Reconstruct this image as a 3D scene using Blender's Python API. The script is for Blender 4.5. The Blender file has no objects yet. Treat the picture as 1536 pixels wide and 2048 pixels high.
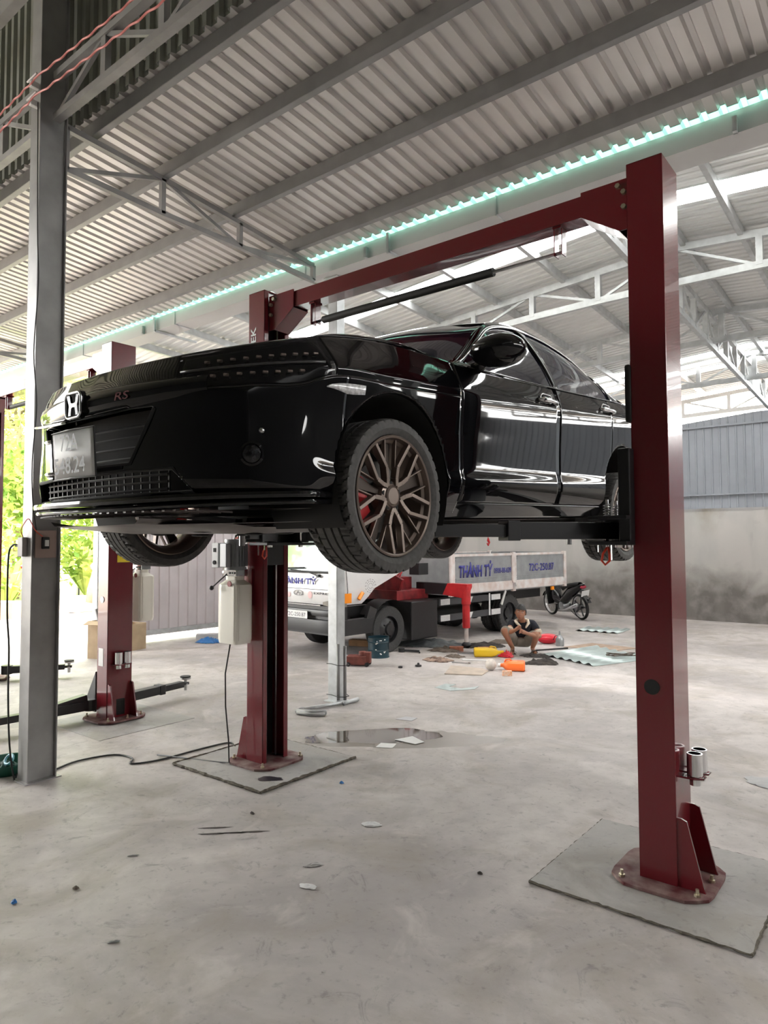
import bpy, math, random
import numpy as np
from mathutils import Vector, Matrix, noise
PI = math.pi
random.seed(7)
S = bpy.context.scene
COL = S.collection
# ---------------------------------------------------------------- camera
cam_d = bpy.data.cameras.new('camera')
cam = bpy.data.objects.new('camera', cam_d); COL.objects.link(cam)
cam_d.sensor_fit = 'VERTICAL'; cam_d.sensor_height = 36.0
cam_d.lens = 36.0 * 1370.2 / 2048
cam_d.clip_end = 400
yaw, pitch, roll = math.radians(38.486), math.radians(2.589), math.radians(-0.193)
fw = Vector((-math.sin(yaw)*math.cos(pitch), math.cos(yaw)*math.cos(pitch), math.sin(pitch)))
rt = Vector((math.cos(yaw), math.sin(yaw), 0)); up = rt.cross(fw)
r2 = math.cos(roll)*rt + math.sin(roll)*up; u2 = -math.sin(roll)*rt + math.cos(roll)*up
mw = Matrix((r2, u2, -fw)).transposed().to_4x4(); mw.translation = (2.598, -3.679, 1.70)
cam.matrix_world = mw
S.camera = cam
# ---------------------------------------------------------------- light
S.view_settings.view_transform = 'Standard'; S.view_settings.look = 'None'
S.view_settings.gamma = 1.0; S.view_settings.exposure = 1.9
S.cycles.use_denoising = True
S.cycles.max_bounces = 8; S.cycles.diffuse_bounces = 5; S.cycles.glossy_bounces = 5
S.cycles.transparent_max_bounces = 12; S.cycles.sample_clamp_indirect = 6
wd = bpy.data.worlds.new('sky'); S.world = wd; wd.use_nodes = True
nt = wd.node_tree; bg = nt.nodes['Background']
tc = nt.nodes.new('ShaderNodeTexCoord'); sx = nt.nodes.new('ShaderNodeSeparateXYZ'); rp = nt.nodes.new('ShaderNodeValToRGB')
nt.links.new(tc.outputs['Generated'], sx.inputs[0]); nt.links.new(sx.outputs['Z'], rp.inputs[0]); nt.links.new(rp.outputs[0], bg.inputs[0])
rp.color_ramp.elements[0].position = 0.0; rp.color_ramp.elements[0].color = (0.95, 0.95, 0.93, 1)
rp.color_ramp.elements[1].position = 0.6; rp.color_ramp.elements[1].color = (1, .985, .965, 1)
bg.inputs[1].default_value = 4.35
sun_d = bpy.data.lights.new('sun', 'SUN'); sun_d.energy = 3.0; sun_d.angle = math.radians(12); sun_d.color = (1, .97, .92)
sun = bpy.data.objects.new('sun', sun_d); COL.objects.link(sun); sun.rotation_euler = (math.radians(28), math.radians(10), 0)

# ---------------------------------------------------------------- helpers
def mat(name, col, rough=.5, metal=0, nscale=0, namt=0, bump=0, bscale=None, coat=0, spec=.5, alpha=1, trans=0, col2=None, coords='Object', detail=4, rvar=0):
    m = bpy.data.materials.new(name); m.use_nodes = True
    t = m.node_tree; b = t.nodes['Principled BSDF']
    b.inputs['Base Color'].default_value = (*col, 1); b.inputs['Roughness'].default_value = rough
    b.inputs['Metallic'].default_value = metal; b.inputs['Coat Weight'].default_value = coat
    b.inputs['Coat Roughness'].default_value = .03
    b.inputs['Specular IOR Level'].default_value = spec
    b.inputs['Alpha'].default_value = alpha; b.inputs['Transmission Weight'].default_value = trans
    if nscale or bump:
        tc = t.nodes.new('ShaderNodeTexCoord')
    if nscale:
        n = t.nodes.new('ShaderNodeTexNoise'); n.inputs['Scale'].default_value = nscale; n.inputs['Detail'].default_value = detail
        t.links.new(tc.outputs[coords], n.inputs['Vector'])
        r = t.nodes.new('ShaderNodeValToRGB'); r.color_ramp.elements[0].position = .35; r.color_ramp.elements[1].position = .68
        c2 = col2 if col2 else tuple(max(0, c*(1-namt)) for c in col)
        r.color_ramp.elements[0].color = (*c2, 1); r.color_ramp.elements[1].color = (*col, 1)
        t.links.new(n.outputs['Fac'], r.inputs[0]); t.links.new(r.outputs[0], b.inputs['Base Color'])
        if rvar:
            mr = t.nodes.new('ShaderNodeMapRange'); mr.inputs['To Min'].default_value = rough-rvar; mr.inputs['To Max'].default_value = rough+rvar
            t.links.new(n.outputs['Fac'], mr.inputs[0]); t.links.new(mr.outputs[0], b.inputs['Roughness'])
    if bump:
        n2 = t.nodes.new('ShaderNodeTexNoise'); n2.inputs['Scale'].default_value = bscale or 40; n2.inputs['Detail'].default_value = 5
        t.links.new(tc.outputs[coords], n2.inputs['Vector'])
        bp = t.nodes.new('ShaderNodeBump'); bp.inputs['Strength'].default_value = bump; bp.inputs['Distance'].default_value = .01
        t.links.new(n2.outputs['Fac'], bp.inputs['Height']); t.links.new(bp.outputs[0], b.inputs['Normal'])
    return m

def W(o):
    if o is None: return Matrix()
    return W(o.parent) @ o.matrix_basis

class MB:
    """collects shapes in world space; build() links them as one mesh object"""
    def __init__(s, M=None): s.v = []; s.f = []; s.mi = []; s.M = M or Matrix(); s.cur = 0
    def add(s, vs, fs):
        o = len(s.v); s.v += [s.M @ Vector(p) for p in vs]
        for f in fs: s.f.append([i+o for i in f]); s.mi.append(s.cur)
        return s
    def box(s, c, d, R=None):
        x, y, z = d[0]/2, d[1]/2, d[2]/2
        P = [Vector((a*x, b*y, e*z)) for e in (-1, 1) for b in (-1, 1) for a in (-1, 1)]
        if R is not None: P = [R @ p for p in P]
        P = [p + Vector(c) for p in P]
        return s.add(P, [(0, 2, 3, 1), (4, 5, 7, 6), (0, 1, 5, 4), (2, 6, 7, 3), (0, 4, 6, 2), (1, 3, 7, 5)])
    def span(s, a, b):
        return s.box([(a[i]+b[i])/2 for i in range(3)], [abs(a[i]-b[i]) for i in range(3)])
    def bar(s, p0, p1, w, h, upv=(0, 0, 1)):
        p0, p1 = Vector(p0), Vector(p1); d = p1-p0; L = d.length; d.normalize()
        u = Vector(upv)
        if abs(d.dot(u)) > .99: u = Vector((1, 0, 0))
        sd = d.cross(u).normalized(); u = sd.cross(d)
        return s.box((p0+p1)/2, (L, w, h), Matrix((d, sd, u)).transposed())
    def tube(s, path, r, n=8, cap=True):
        P = [Vector(p) for p in path]; m = len(P); vs = []; fs = []
        rr = r if isinstance(r, (list, tuple)) else [r]*m
        pu = None
        for i, p in enumerate(P):
            t = (P[min(i+1, m-1)]-P[max(i-1, 0)]).normalized()
            if pu is None:
                a = Vector((0, 0, 1)) if abs(t.z) < .9 else Vector((1, 0, 0))
                pu = t.cross(a).normalized()
            u = (pu - t*pu.dot(t)).normalized(); pu = u; w = t.cross(u)
            for k in range(n):
                a = 2*PI*k/n; vs.append(p+(u*math.cos(a)+w*math.sin(a))*rr[i])
        for i in range(m-1):
            for k in range(n):
                fs.append((i*n+k, i*n+(k+1) % n, (i+1)*n+(k+1) % n, (i+1)*n+k))
        if cap: fs += [tuple(range(n-1, -1, -1)), tuple((m-1)*n+k for k in range(n))]
        return s.add(vs, fs)
    def cyl(s, p0, p1, r, n=16, r1=None): return s.tube([p0, p1], [r, r if r1 is None else r1], n)
    def lathe(s, prof, c=(0, 0, 0), ax='Z', n=32, closed=False):
        """prof: list of (radius, height)"""
        vs = []; fs = []; m = len(prof); c = Vector(c)
        for r, h in prof:
            for k in range(n):
                a = 2*PI*k/n; x, y = r*math.cos(a), r*math.sin(a)
                vs.append(c + (Vector((x, y, h)) if ax == 'Z' else Vector((h, x, y)) if ax == 'X' else Vector((y, h, x))))
        for i in range(m if closed else m-1):
            j = (i+1) % m
            for k in range(n): fs.append((i*n+k, i*n+(k+1) % n, j*n+(k+1) % n, j*n+k))
        return s.add(vs, fs)
    def prism(s, poly, z0, z1, M=None):
        """poly: 2-D points (convex or concave), extruded along local z"""
        n = len(poly); vs = [Vector((x, y, z0)) for x, y in poly]+[Vector((x, y, z1)) for x, y in poly]
        if M is not None: vs = [M @ v for v in vs]
        fs = [tuple(range(n-1, -1, -1)), tuple(range(n, 2*n))]+[(i, (i+1) % n, n+(i+1) % n, n+i) for i in range(n)]
        return s.add(vs, fs)
    def grid(s, G, flip=False, wrap=False):
        a = len(G); b = len(G[0]); vs = [p for row in G for p in row]; fs = []
        for i in range(a-1):
            for j in range(b if wrap else b-1):
                f = (i*b+j, i*b+(j+1) % b, (i+1)*b+(j+1) % b, (i+1)*b+j)
                fs.append(f[::-1] if flip else f)
        return s.add(vs, fs)
    def ball(s, c, r, n=16, m=10, fn=None):
        c = Vector(c); r = Vector(r) if not isinstance(r, (int, float)) else Vector((r, r, r)); G = []
        for i in range(m+1):
            th = PI*i/m
            row = []
            for k in range(n):
                a = 2*PI*k/n; d = Vector((math.sin(th)*math.cos(a), math.sin(th)*math.sin(a), math.cos(th)))
                q = fn(d) if fn else 1
                row.append(c+Vector((d.x*r.x, d.y*r.y, d.z*r.z))*q)
            G.append(row)
        return s.grid(G, wrap=True)
    def build(s, name, mats, parent=None, smooth=False, bevel=0, sub=0, angle=None, seg=2):
        me = bpy.data.meshes.new(name); Pi = W(parent).inverted()
        me.from_pydata([Pi @ v for v in s.v], [], s.f); me.validate()
        for m in (mats if isinstance(mats, (list, tuple)) else [mats]): me.materials.append(m)
        if len(me.polygons) == len(s.mi): me.polygons.foreach_set('material_index', s.mi)
        o = bpy.data.objects.new(name, me); COL.objects.link(o); o.parent = parent
        import bmesh
        bm = bmesh.new(); bm.from_mesh(me)
        bmesh.ops.recalc_face_normals(bm, faces=bm.faces)
        if angle is not None:
            for e in bm.edges:
                if len(e.link_faces) == 2 and e.calc_face_angle(0) > angle: e.smooth = False
        bm.to_mesh(me); bm.free()
        if smooth: me.polygons.foreach_set('use_smooth', [True]*len(me.polygons))
        if bevel:
            b = o.modifiers.new('bevel', 'BEVEL'); b.width = bevel; b.segments = seg; b.limit_method = 'ANGLE'; b.angle_limit = .6
        if sub:
            b = o.modifiers.new('subdivision', 'SUBSURF'); b.levels = sub; b.render_levels = sub
        return o

def thing(name, label, cat, loc=(0, 0, 0), rz=0, group=None):
    o = bpy.data.objects.new(name, None); COL.objects.link(o); o.empty_display_size = .1
    o.location = loc; o.rotation_euler = (0, 0, rz); o['label'] = label; o['category'] = cat
    if group: o['group'] = group
    return o
def tag(o, label, cat, group=None):
    o['label'] = label; o['category'] = cat
    if group: o['group'] = group
    return o
def struct(o): o['kind'] = 'structure'; return o
def stuff(o): o['kind'] = 'stuff'; return o
def lab(o, l): o['label'] = l; return o
def kids(o): return [c for c in COL.objects if c.parent == o]
def copy_tree(o, parent=None):
    c = o.copy(); COL.objects.link(c); c.parent = parent
    for ch in kids(o): copy_tree(ch, c)
    return c
def text(body, name, m, parent, M, width=None, height=None, ext=.001, shear=0, space=1.0, bold=0, label=None, over=None):
    """lettering: M maps text x (right), y (up), z (out of the surface) to world; centred"""
    c = bpy.data.curves.new(name, 'FONT'); c.body = body; c.size = 1; c.extrude = 0; c.shear = shear; c.space_character = space; c.offset = bold
    c.align_x = 'CENTER'; c.resolution_u = 3
    o = bpy.data.objects.new(name, c); COL.objects.link(o); me = bpy.data.meshes.new_from_object(o)
    bpy.data.objects.remove(o); bpy.data.curves.remove(c)
    me.name = name
    xs = [v.co.x for v in me.vertices]; ys = [v.co.y for v in me.vertices]
    h0 = over or .73
    cx = (min(xs)+max(xs))/2; w = max(xs)-min(xs)
    sy = height/h0 if height else width/w
    sx_ = width/w if width else sy
    Pi = W(parent).inverted()
    for v in me.vertices:
        v.co = Pi @ (M @ Vector(((v.co.x-cx)*sx_, (v.co.y-h0/2)*sy, ext)))
    me.materials.append(m)
    o = bpy.data.objects.new(name, me); COL.objects.link(o); o.parent = parent
    if ext > .0015:
        s_ = o.modifiers.new('thickness', 'SOLIDIFY'); s_.thickness = ext; s_.offset = -1
    if label: o['label'] = label
    return o
def frame(o, x, y):
    """4x4 from origin and two axes; z = x cross y"""
    x = Vector(x).normalized(); y = Vector(y).normalized(); z = x.cross(y).normalized(); y = z.cross(x)
    M = Matrix((x, y, z)).transposed().to_4x4(); M.translation = Vector(o); return M

# ---------------------------------------------------------------- materials
m_red = mat('red_paint', (.15, .010, .017), .22, 0, coat=.5, bump=.03, bscale=90)
m_gal = mat('galvanised_steel', (.62, .64, .65), .42, .55, 9, .22, detail=6, rvar=.1)
m_purl = mat('zinc_purlin', (.34, .34, .34), .5, .45, 5, .15)
m_sheet = mat('zinc_roof_sheet', (.74, .715, .70), .36, .35, 2.0, .10, rvar=.06)
m_sheet2 = mat('pale_roof_sheet', (.80, .81, .80), .5, .15, 2.0, .06)
m_darksheet = mat('green_grey_sheet', (.28, .29, .25), .5, .25, 3, .2)
m_col = mat('grey_painted_steel', (.38, .375, .37), .45, .2, 4, .28, detail=6)
m_black = mat('black_steel', (.018, .018, .02), .38, 0, 0, 0)
m_blackp = mat('black_plastic', (.02, .02, .021), .5)
m_chrome = mat('chrome', (.75, .75, .76), .12, 1)
m_steel = mat('bright_steel', (.55, .55, .56), .28, 1, 30, .2)
m_rubber = mat('tyre_rubber', (.014, .014, .014), .62, 0, 60, .3)
m_white = mat('white_paint', (.78, .77, .76), .35, 0, 3, .06, coat=.3)
m_rust = mat('rusty_white', (.76, .74, .73), .5, 0, 6, 0, col2=(.62, .50, .46), detail=8)
m_orange = mat('orange_plastic', (.9, .17, .03), .4)
m_dusty = mat('dusty_red_paint', (.30, .22, .20), .7, 0, 9, 0, col2=(.10, .012, .016), detail=8)
m_bolt = mat('zinc_bolt', (.6, .55, .42), .35, .9)
# ================================================================ SETTING
def concrete(name, base, dark, brown):
    m = bpy.data.materials.new(name); m.use_nodes = True; t = m.node_tree; b = t.nodes['Principled BSDF']
    tc = t.nodes.new('ShaderNodeTexCoord')
    def noi(sc, det=5, dist=0, rough=.6):
        n = t.nodes.new('ShaderNodeTexNoise'); n.inputs['Scale'].default_value = sc; n.inputs['Detail'].default_value = det
        n.inputs['Distortion'].default_value = dist; n.inputs['Roughness'].default_value = rough
        t.links.new(tc.outputs['Object'], n.inputs['Vector']); return n.outputs['Fac']
    def ramp(f, a, bb):
        r = t.nodes.new('ShaderNodeMapRange'); r.inputs[1].default_value = a; r.inputs[2].default_value = bb
        t.links.new(f, r.inputs[0]); return r.outputs[0]
    def mix(f, c1, c2):
        x = t.nodes.new('ShaderNodeMix'); x.data_type = 'RGBA'; t.links.new(f, x.inputs[0])
        for i, c in ((6, c1), (7, c2)):
            if isinstance(c, tuple): x.inputs[i].default_value = (*c, 1)
            else: t.links.new(c, x.inputs[i])
        return x.outputs[2]
    def mul(f, k):
        x = t.nodes.new('ShaderNodeMath'); x.operation = 'MULTIPLY'; t.links.new(f, x.inputs[0]); x.inputs[1].default_value = k; return x.outputs[0]
    c = mix(mul(ramp(noi(.55, 6, .6), .40, .62), .75), base, dark)
    c = mix(mul(ramp(noi(1.3, 6, 1.2), .48, .66), .6), c, brown)
    c = mix(mul(ramp(noi(5, 8, .3), .45, .70), .45), c, dark)
    c = mix(mul(ramp(noi(3.1, 8, 2.5, .75), .58, .68), .55), c, tuple(x*.55 for x in dark))
    c = mix(mul(ramp(noi(22, 6), .58, .70), .4), c, tuple(x*.5 for x in dark))
    c = mix(mul(ramp(noi(2.2, 5, 1.0), .56, .70), .45), c, tuple(min(1, x*1.22) for x in base))
    t.links.new(c, b.inputs['Base Color'])
    r = t.nodes.new('ShaderNodeMapRange'); r.inputs[3].default_value = .42; r.inputs[4].default_value = .75
    t.links.new(noi(1.1, 4), r.inputs[0]); t.links.new(r.outputs[0], b.inputs['Roughness'])
    bp = t.nodes.new('ShaderNodeBump'); bp.inputs['Strength'].default_value = .35; bp.inputs['Distance'].default_value = .006
    n = noi(14, 10, .4, .7); t.links.new(n, bp.inputs['Height']); t.links.new(bp.outputs[0], b.inputs['Normal'])
    return m
m_floor = concrete('concrete_floor', (.55, .51, .49), (.31, .285, .28), (.31, .27, .22))
m_dirt = mat('dirt_ground', (.55, .45, .36), .9, 0, 1.5, .3, bump=.4, bscale=12)
fl = MB(); fl.span((-12.9, -13, -.2), (9, 14.5, 0)); struct(fl.build('floor', m_floor))
gd = MB(); gd.span((-60, -40, -.5), (60, 60, -.22))
gd.add([(-60, -40, -.02), (-12.6, -40, -.02), (-12.6, 60, -.02), (-60, 60, -.02)], [(0, 1, 2, 3)])
g_o = gd.build('ground', m_dirt); struct(g_o)
# poured foundation squares under the lift posts, edges a little proud of the floor
m_pad = concrete('pad_concrete', (.40, .385, .37), (.29, .28, .27), (.30, .27, .23))
for (cx_, cy_, lbl, rm) in ((-1.51, -.01, 'square concrete footing under the hydraulic-unit post of the occupied lift', 0),
                        (1.48, 0, 'square concrete footing under the nearest red lift post at right', 0), (-3.56, -.03, 'faint square footing under the red post behind the grey column', 0)):
    th = .004 if cx_ < -3 else .012
    a = MB(); a.span((cx_-.5, cy_-.49, -.01), (cx_+.5, cy_+.49, th)); o = a.build('foundation_pad', m_pad, bevel=.003)
    tag(o, lbl, 'concrete pad')
    if cx_ > -3:
        c = MB(); w = .012
        for (x0, y0, x1, y1) in ((-.5, -.49, .5, -.49), (.5, -.49, .5, .49), (-.5, .49, .5, .49), (-.5, -.49, -.5, .49)):
            pts = []
            for k in range(41):
                u = k/40; q = Vector((cx_+x0+(x1-x0)*u, cy_+y0+(y1-y0)*u, .009))
                q += Vector((random.uniform(-.004, .004), random.uniform(-.004, .004), 0)); pts.append(q)
            s_ = (1.0 if cx_ < 0 else .55)*(.45 if (y0 > 0 or (x0 < 0 and x1 < 0 and cx_ > 0)) else 1); c.tube(pts, [s_*random.uniform(.007, .015) for _ in pts], 5)
        lab(c.build('raised_edge', mat('mortar_edge', (.17, .15, .12), .9, 0, 30, .5), o), 'rough dark mortar edge')

def corrug(x0, x1, pitch, depth, fn, flip=False, flat=.55, slope=.1):
    """profile along u from x0 to x1; fn(u, h, t) -> world point, t=0/1 ends"""
    prof = []; u = x0
    while u < x1:
        prof += [(u, 0), (u+pitch*flat, 0), (u+pitch*(flat+slope), depth), (u+pitch*(1-slope), depth)]
        u += pitch
    prof.append((u, 0))
    m = MB(); m.grid([[fn(a, h, 0) for a, h in prof], [fn(a, h, 1) for a, h in prof]]); return m
# near lean-to roof (slopes gently down from the grey columns to the gutter)
def z1(y): return 4.985-.0885*(y+1.13)
r1 = corrug(-13, 8, .13, .028, lambda u, h, t: (u, (-1.12, 1.59)[t], z1((-1.12, 1.59)[t])+.065+h))
struct(r1.build('ceiling', m_sheet))
# rear gable roof with ridge along Y
def z2(x, y): return 5.32-.077*abs(x-.2)-.043*(y-5)
sky = [(3.74, 4.10), (9.55, 9.88), (10.4, 10.75)]
m_sky = bpy.data.materials.new('skylight_fibreglass'); m_sky.use_nodes = True
t = m_sky.node_tree; t.nodes.remove(t.nodes['Principled BSDF'])
tl = t.nodes.new('ShaderNodeBsdfTranslucent'); tr = t.nodes.new('ShaderNodeBsdfTransparent'); mx = t.nodes.new('ShaderNodeMixShader'); mx.inputs[0].default_value = .5
tl.inputs[0].default_value = (.97, .98, .98, 1); tr.inputs[0].default_value = (.95, .97, .97, 1)
t.links.new(tl.outputs[0], mx.inputs[1]); t.links.new(tr.outputs[0], mx.inputs[2]); t.links.new(mx.outputs[0], t.nodes['Material Output'].inputs[0])
ys = [1.78] + [a for s_ in sky for a in s_] + [12.5]
for si, (xa, xb) in enumerate(((-8.35, .2), (.2, 9.0))):
    rf = MB(); sk = MB()
    for k in range(len(ys)-1):
        c = corrug(ys[k], ys[k+1]-.01, .125, .022, lambda u, h, t: ((xa, xb)[t], min(u, 12.5), z2((xa, xb)[t], u)+.06+h))
        (sk if k % 2 else rf).add(c.v, c.f)
    struct(rf.build('ceiling', m_sheet2)); struct(sk.build('skylight', m_sky))
# corrugated fascia wall above the grey columns, sheeting upright
fs = corrug(-13, 8, .125, .03, lambda u, h, t: (u, -1.13+h, (4.93, 9.5)[t]), flat=.35)
struct(fs.build('wall_upper', m_darksheet))
# roof over the foreground bay, high above the camera
r3 = corrug(-13, 8, .2, .03, lambda u, h, t: (u, (-1.1, -12.5)[t], (8.2, 6.4)[t]+h)); struct(r3.build('ceiling', m_darksheet))
# back wall: stained concrete below, blue-grey sheeting above
m_cw = bpy.data.materials.new('stained_wall'); m_cw.use_nodes = True; t = m_cw.node_tree; b = t.nodes['Principled BSDF']; b.inputs['Roughness'].default_value = .9
tc = t.nodes.new('ShaderNodeTexCoord'); sp = t.nodes.new('ShaderNodeSeparateXYZ'); t.links.new(tc.outputs['Object'], sp.inputs[0])
def NZ(sc, det, vec=(1, 1, 1), dist=0):
    mp = t.nodes.new('ShaderNodeMapping'); mp.inputs['Scale'].default_value = vec; t.links.new(tc.outputs['Object'], mp.inputs[0])
    n = t.nodes.new('ShaderNodeTexNoise'); n.inputs['Scale'].default_value = sc; n.inputs['Detail'].default_value = det; n.inputs['Distortion'].default_value = dist
    t.links.new(mp.outputs[0], n.inputs['Vector']); return n.outputs['Fac']
def MR(f, a, b_, c=0, d=1):
    r = t.nodes.new('ShaderNodeMapRange'); [setattr(r.inputs[i+1], 'default_value', q) for i, q in enumerate((a, b_, c, d))]; t.links.new(f, r.inputs[0]); return r.outputs[0]
def MA(op, a, b_):
    x = t.nodes.new('ShaderNodeMath'); x.operation = op
    for i, q in enumerate((a, b_)):
        if isinstance(q, (int, float)): x.inputs[i].default_value = q
        else: t.links.new(q, x.inputs[i])
    x.use_clamp = True; return x.outputs[0]
def MX(f, c1, c2):
    x = t.nodes.new('ShaderNodeMix'); x.data_type = 'RGBA'; t.links.new(f, x.inputs[0])
    for i, c in ((6, c1), (7, c2)):
        if isinstance(c, tuple): x.inputs[i].default_value = (*c, 1)
        else: t.links.new(c, x.inputs[i])
    return x.outputs[2]
c = MX(MR(NZ(1.2, 6, (1, 1, .5)), .4, .65), (.42, .40, .38), (.34, .335, .32))
low = MA('MULTIPLY', MR(MA('ADD', MA('MULTIPLY', MR(sp.outputs['Z'], 0, 1.4), .75), MA('MULTIPLY', NZ(1.6, 7, (1, 1, 1), 1), .6)), .95, .62), MR(NZ(4, 9), .3, .6, .55, 1))
c = MX(low, c, (.16, .145, .135))
topst = MA('MULTIPLY', MR(sp.outputs['Z'], 1.7, 2.5), MR(NZ(1.3, 6, (1, 1, .35), .6), .52, .66))
c = MX(MA('MULTIPLY', topst, .8), c, (.20, .16, .10))
c = MX(MA('MULTIPLY', MR(NZ(2.5, 5, (1, 1, .12)), .52, .7), .35), c, (.27, .26, .24))
t.links.new(c, b.inputs['Base Color'])
bw = MB(); bw.span((-9, 12.3, -.05), (9, 12.5, 2.48)); wb = struct(bw.build('wall_back', m_cw))
m_bs = mat('blue_grey_sheet', (.31, .33, .365), .5, .2, 2, .12)
zb = lambda u: 4.02-.03*abs(u-1.0)*1.0 + .42
c_ = corrug(-9, 9, .16, .02, lambda u, h, t: (u, 12.26-h, (2.42, min(4.42, z2(u, 12.28)-.56))[t]), flat=.75, slope=.06)
sh = c_.build('wall_back', m_bs); struct(sh)
rl = MB(); rl.span((-9, 12.2, 2.70), (9, 12.235, 2.73)); rl.span((-9, 12.2, 4.17), (9, 12.235, 4.21)); struct(rl.build('trim_1', m_bs))
# left wall of the rear shed

m_lw = mat('pinkish_grey_sheet', (.70, .65, .67), .5, .15, 2, .12)
c_ = corrug(2.62, 12.3, .2, .025, lambda u, h, t: (-8.12+h, u, (.10, 4.35)[t]), flat=.78, slope=.06); struct(c_.build('wall_left', m_lw))
rl = MB(); rl.span((-8.09, 2.6, .12), (-8.04, 12.3, .2)); rl.span((-8.09, 2.6, 3.0), (-8.04, 12.3, 3.06)); struct(rl.build('trim_2', m_gal))
# unseen wall behind the camera, made dark and wide to darken the car's reflections
fw_ = MB(); fw_.span((-13, -12.7, 0), (9, -12.5, 7)); struct(fw_.build('wall_front_unseen', mat('unseen_dark_front', (.06, .06, .06), .8)))
rw = MB(); rw.span((8.6, -12.5, 0), (8.75, -1.1, 8.2)); rw.span((8.6, -1.1, 0), (8.75, 12.5, 4.0)); rw.span((-13.1, -12.5, 0), (-13, -8.5, 7.5)); struct(rw.build('wall_sides_unseen', mat('unseen_dark_side', (.10, .10, .10), .6, 0, 3, .3)))  # unseen right wall and left stub, added to darken reflections and the foreground
# gutter in the valley between the two roofs
m_gut = mat('white_gutter_sheet', (.60, .60, .60), .45, .1, 2, .05)
g = MB()
for sct in ([(1.65, 4.80), (1.65, 4.63), (1.93, 4.63), (1.93, 4.80)],):
    inner = [(a+(.006 if a < 1.7 else -.006), b_+(.006 if b_ < 4.7 else 0)) for a, b_ in sct]
    P = sct + inner[::-1]
    g.grid([[(x, y, z) for y, z in P] for x in (-13, 9)], wrap=True)
gu = g.build('gutter', m_gut); tag(gu, 'long pale sheet metal valley gutter between the two roofs', 'gutter')
for x in (-7.6, -5.2, -2.75, -.35, 2.05): MB().span((x, 1.642, 4.62), (x+.012, 1.938, 4.81)).build('joint_strip', m_gal, gu)
for x in (-5.62, -1.55, 1.9):
    gb = MB(); gb.bar((x, 1.62, 4.60), (x, 1.62, 4.80), .03, .03); gb.bar((x, 1.615, 4.61), (x, 2.3, 4.61), .03, .03); gb.bar((x-.3, 1.635, 4.63), (x-.3, 1.635, 4.74), .05, .03)
    lab(gb.build('hanger_bracket', m_gal, gu), 'galvanised hanger bracket under the gutter')
# added translucent green strip, stands in for sky glow at the gutter lip
m_grn = bpy.data.materials.new('green_glow'); m_grn.use_nodes = True
t = m_grn.node_tree; t.nodes.remove(t.nodes['Principled BSDF'])
tl = t.nodes.new('ShaderNodeBsdfTranslucent'); tl.inputs[0].default_value = (.11, .26, .20, 1); t.links.new(tl.outputs[0], t.nodes['Material Output'].inputs[0])
ge = corrug(-13, 8, .13, .028, lambda u, h, t: (u, (1.585, 1.74)[t], z1((1.585, 1.74)[t])+.064+h)); struct(ge.build('trim_3', m_grn))
# ---- purlins (C sections)
def purl(p0, p1, h, w, name, m=m_purl):
    b_ = MB(); p0, p1 = Vector(p0), Vector(p1); d = (p1-p0).normalized(); sd = Vector((-d.y, d.x, 0)).normalized()
    b_.bar(p0, p1, .004, h)
    for s_ in (-1, 1): b_.bar(p0+sd*w/2+Vector((0, 0, s_*h/2)), p1+sd*w/2+Vector((0, 0, s_*h/2)), w, .004)
    b_.bar(p0+sd*w+Vector((0, 0, -h/2+.008)), p1+sd*w+Vector((0, 0, -h/2+.008)), .004, .02)
    return struct(b_.build(name, m))
k = 10
for y in (-.98, -.34, .41, 1.19):
    purl((-13, y, z1(y)+.005), (8, y, z1(y)+.005), .11, .05, 'trim_%d' % k); k += 1
for x in [-8.1, -7.1, -6.1, -5.1, -4.1, -3.1, -2.12, -1.1, -.06, .42, 1.04, 2.05, 3.05, 4.05, 5.05, 6.05, 7.05]:
    purl((x, 1.8, z2(x, 1.8)-.01), (x, 12.45, z2(x, 12.45)-.01), .10, .05, 'trim_%d' % k, m_gal); k += 1
purl((-13, -1.42, 6.02), (8, -1.42, 6.02), .12, .07, 'trim_%d' % k, m_col)
# ---- trusses and columns
def truss(name, label, top, bot, verts, diags, m, sz=.05, wid=.05, group=None, loc=None, vw=None):
    T = thing(name, label, 'roof truss', loc or top[0], 0, group)
    def chord(pts, nm, s_):
        c = MB()
        for a, b_ in zip(pts[:-1], pts[1:]): c.bar(a, b_, wid, s_)
        c.build(nm, m, T)
    chord(top, 'top_chord', sz); chord(bot, 'bottom_chord', sz)
    for a, b_ in verts: MB().bar(a, b_, vw or wid, vw or sz*.9, (0, 1, 0) if abs(a[0]-b_[0]) < .01 else (1, 0, 0)).build('upright', m, T)
    for a, b_ in diags: MB().bar(a, b_, .03, .032).build('diagonal', m, T)
    return T
def lean_truss(x, label):
    ys_ = [-1.18, -.33, .52, 1.40]; tz = [4.90, 4.85, 4.775, 4.69]; bz = [4.57, 4.545, 4.55, 4.52]
    top = [(x, a, b_) for a, b_ in zip(ys_, tz)]; bot = [(x, a, b_) for a, b_ in zip(ys_, bz)]
    top.append((x, 1.52, 4.68)); bot.append((x, 1.52, 4.52))
    truss('lattice_truss', label, top, bot, [(top[i], bot[i]) for i in (0, 1, 2, 4)], [(bot[0], top[1]), (top[1], bot[2]), (bot[2], top[4])], m_col, .045, .045)
lean_truss(-2.5, 'grey steel lattice truss from the nearest grey column to the gutter')
lean_truss(-8.2, 'grey lattice truss of the bay at far left, partly behind the grey column')
lean_truss(3.2, 'grey lattice truss of the bay to the right, above the frame')
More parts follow.
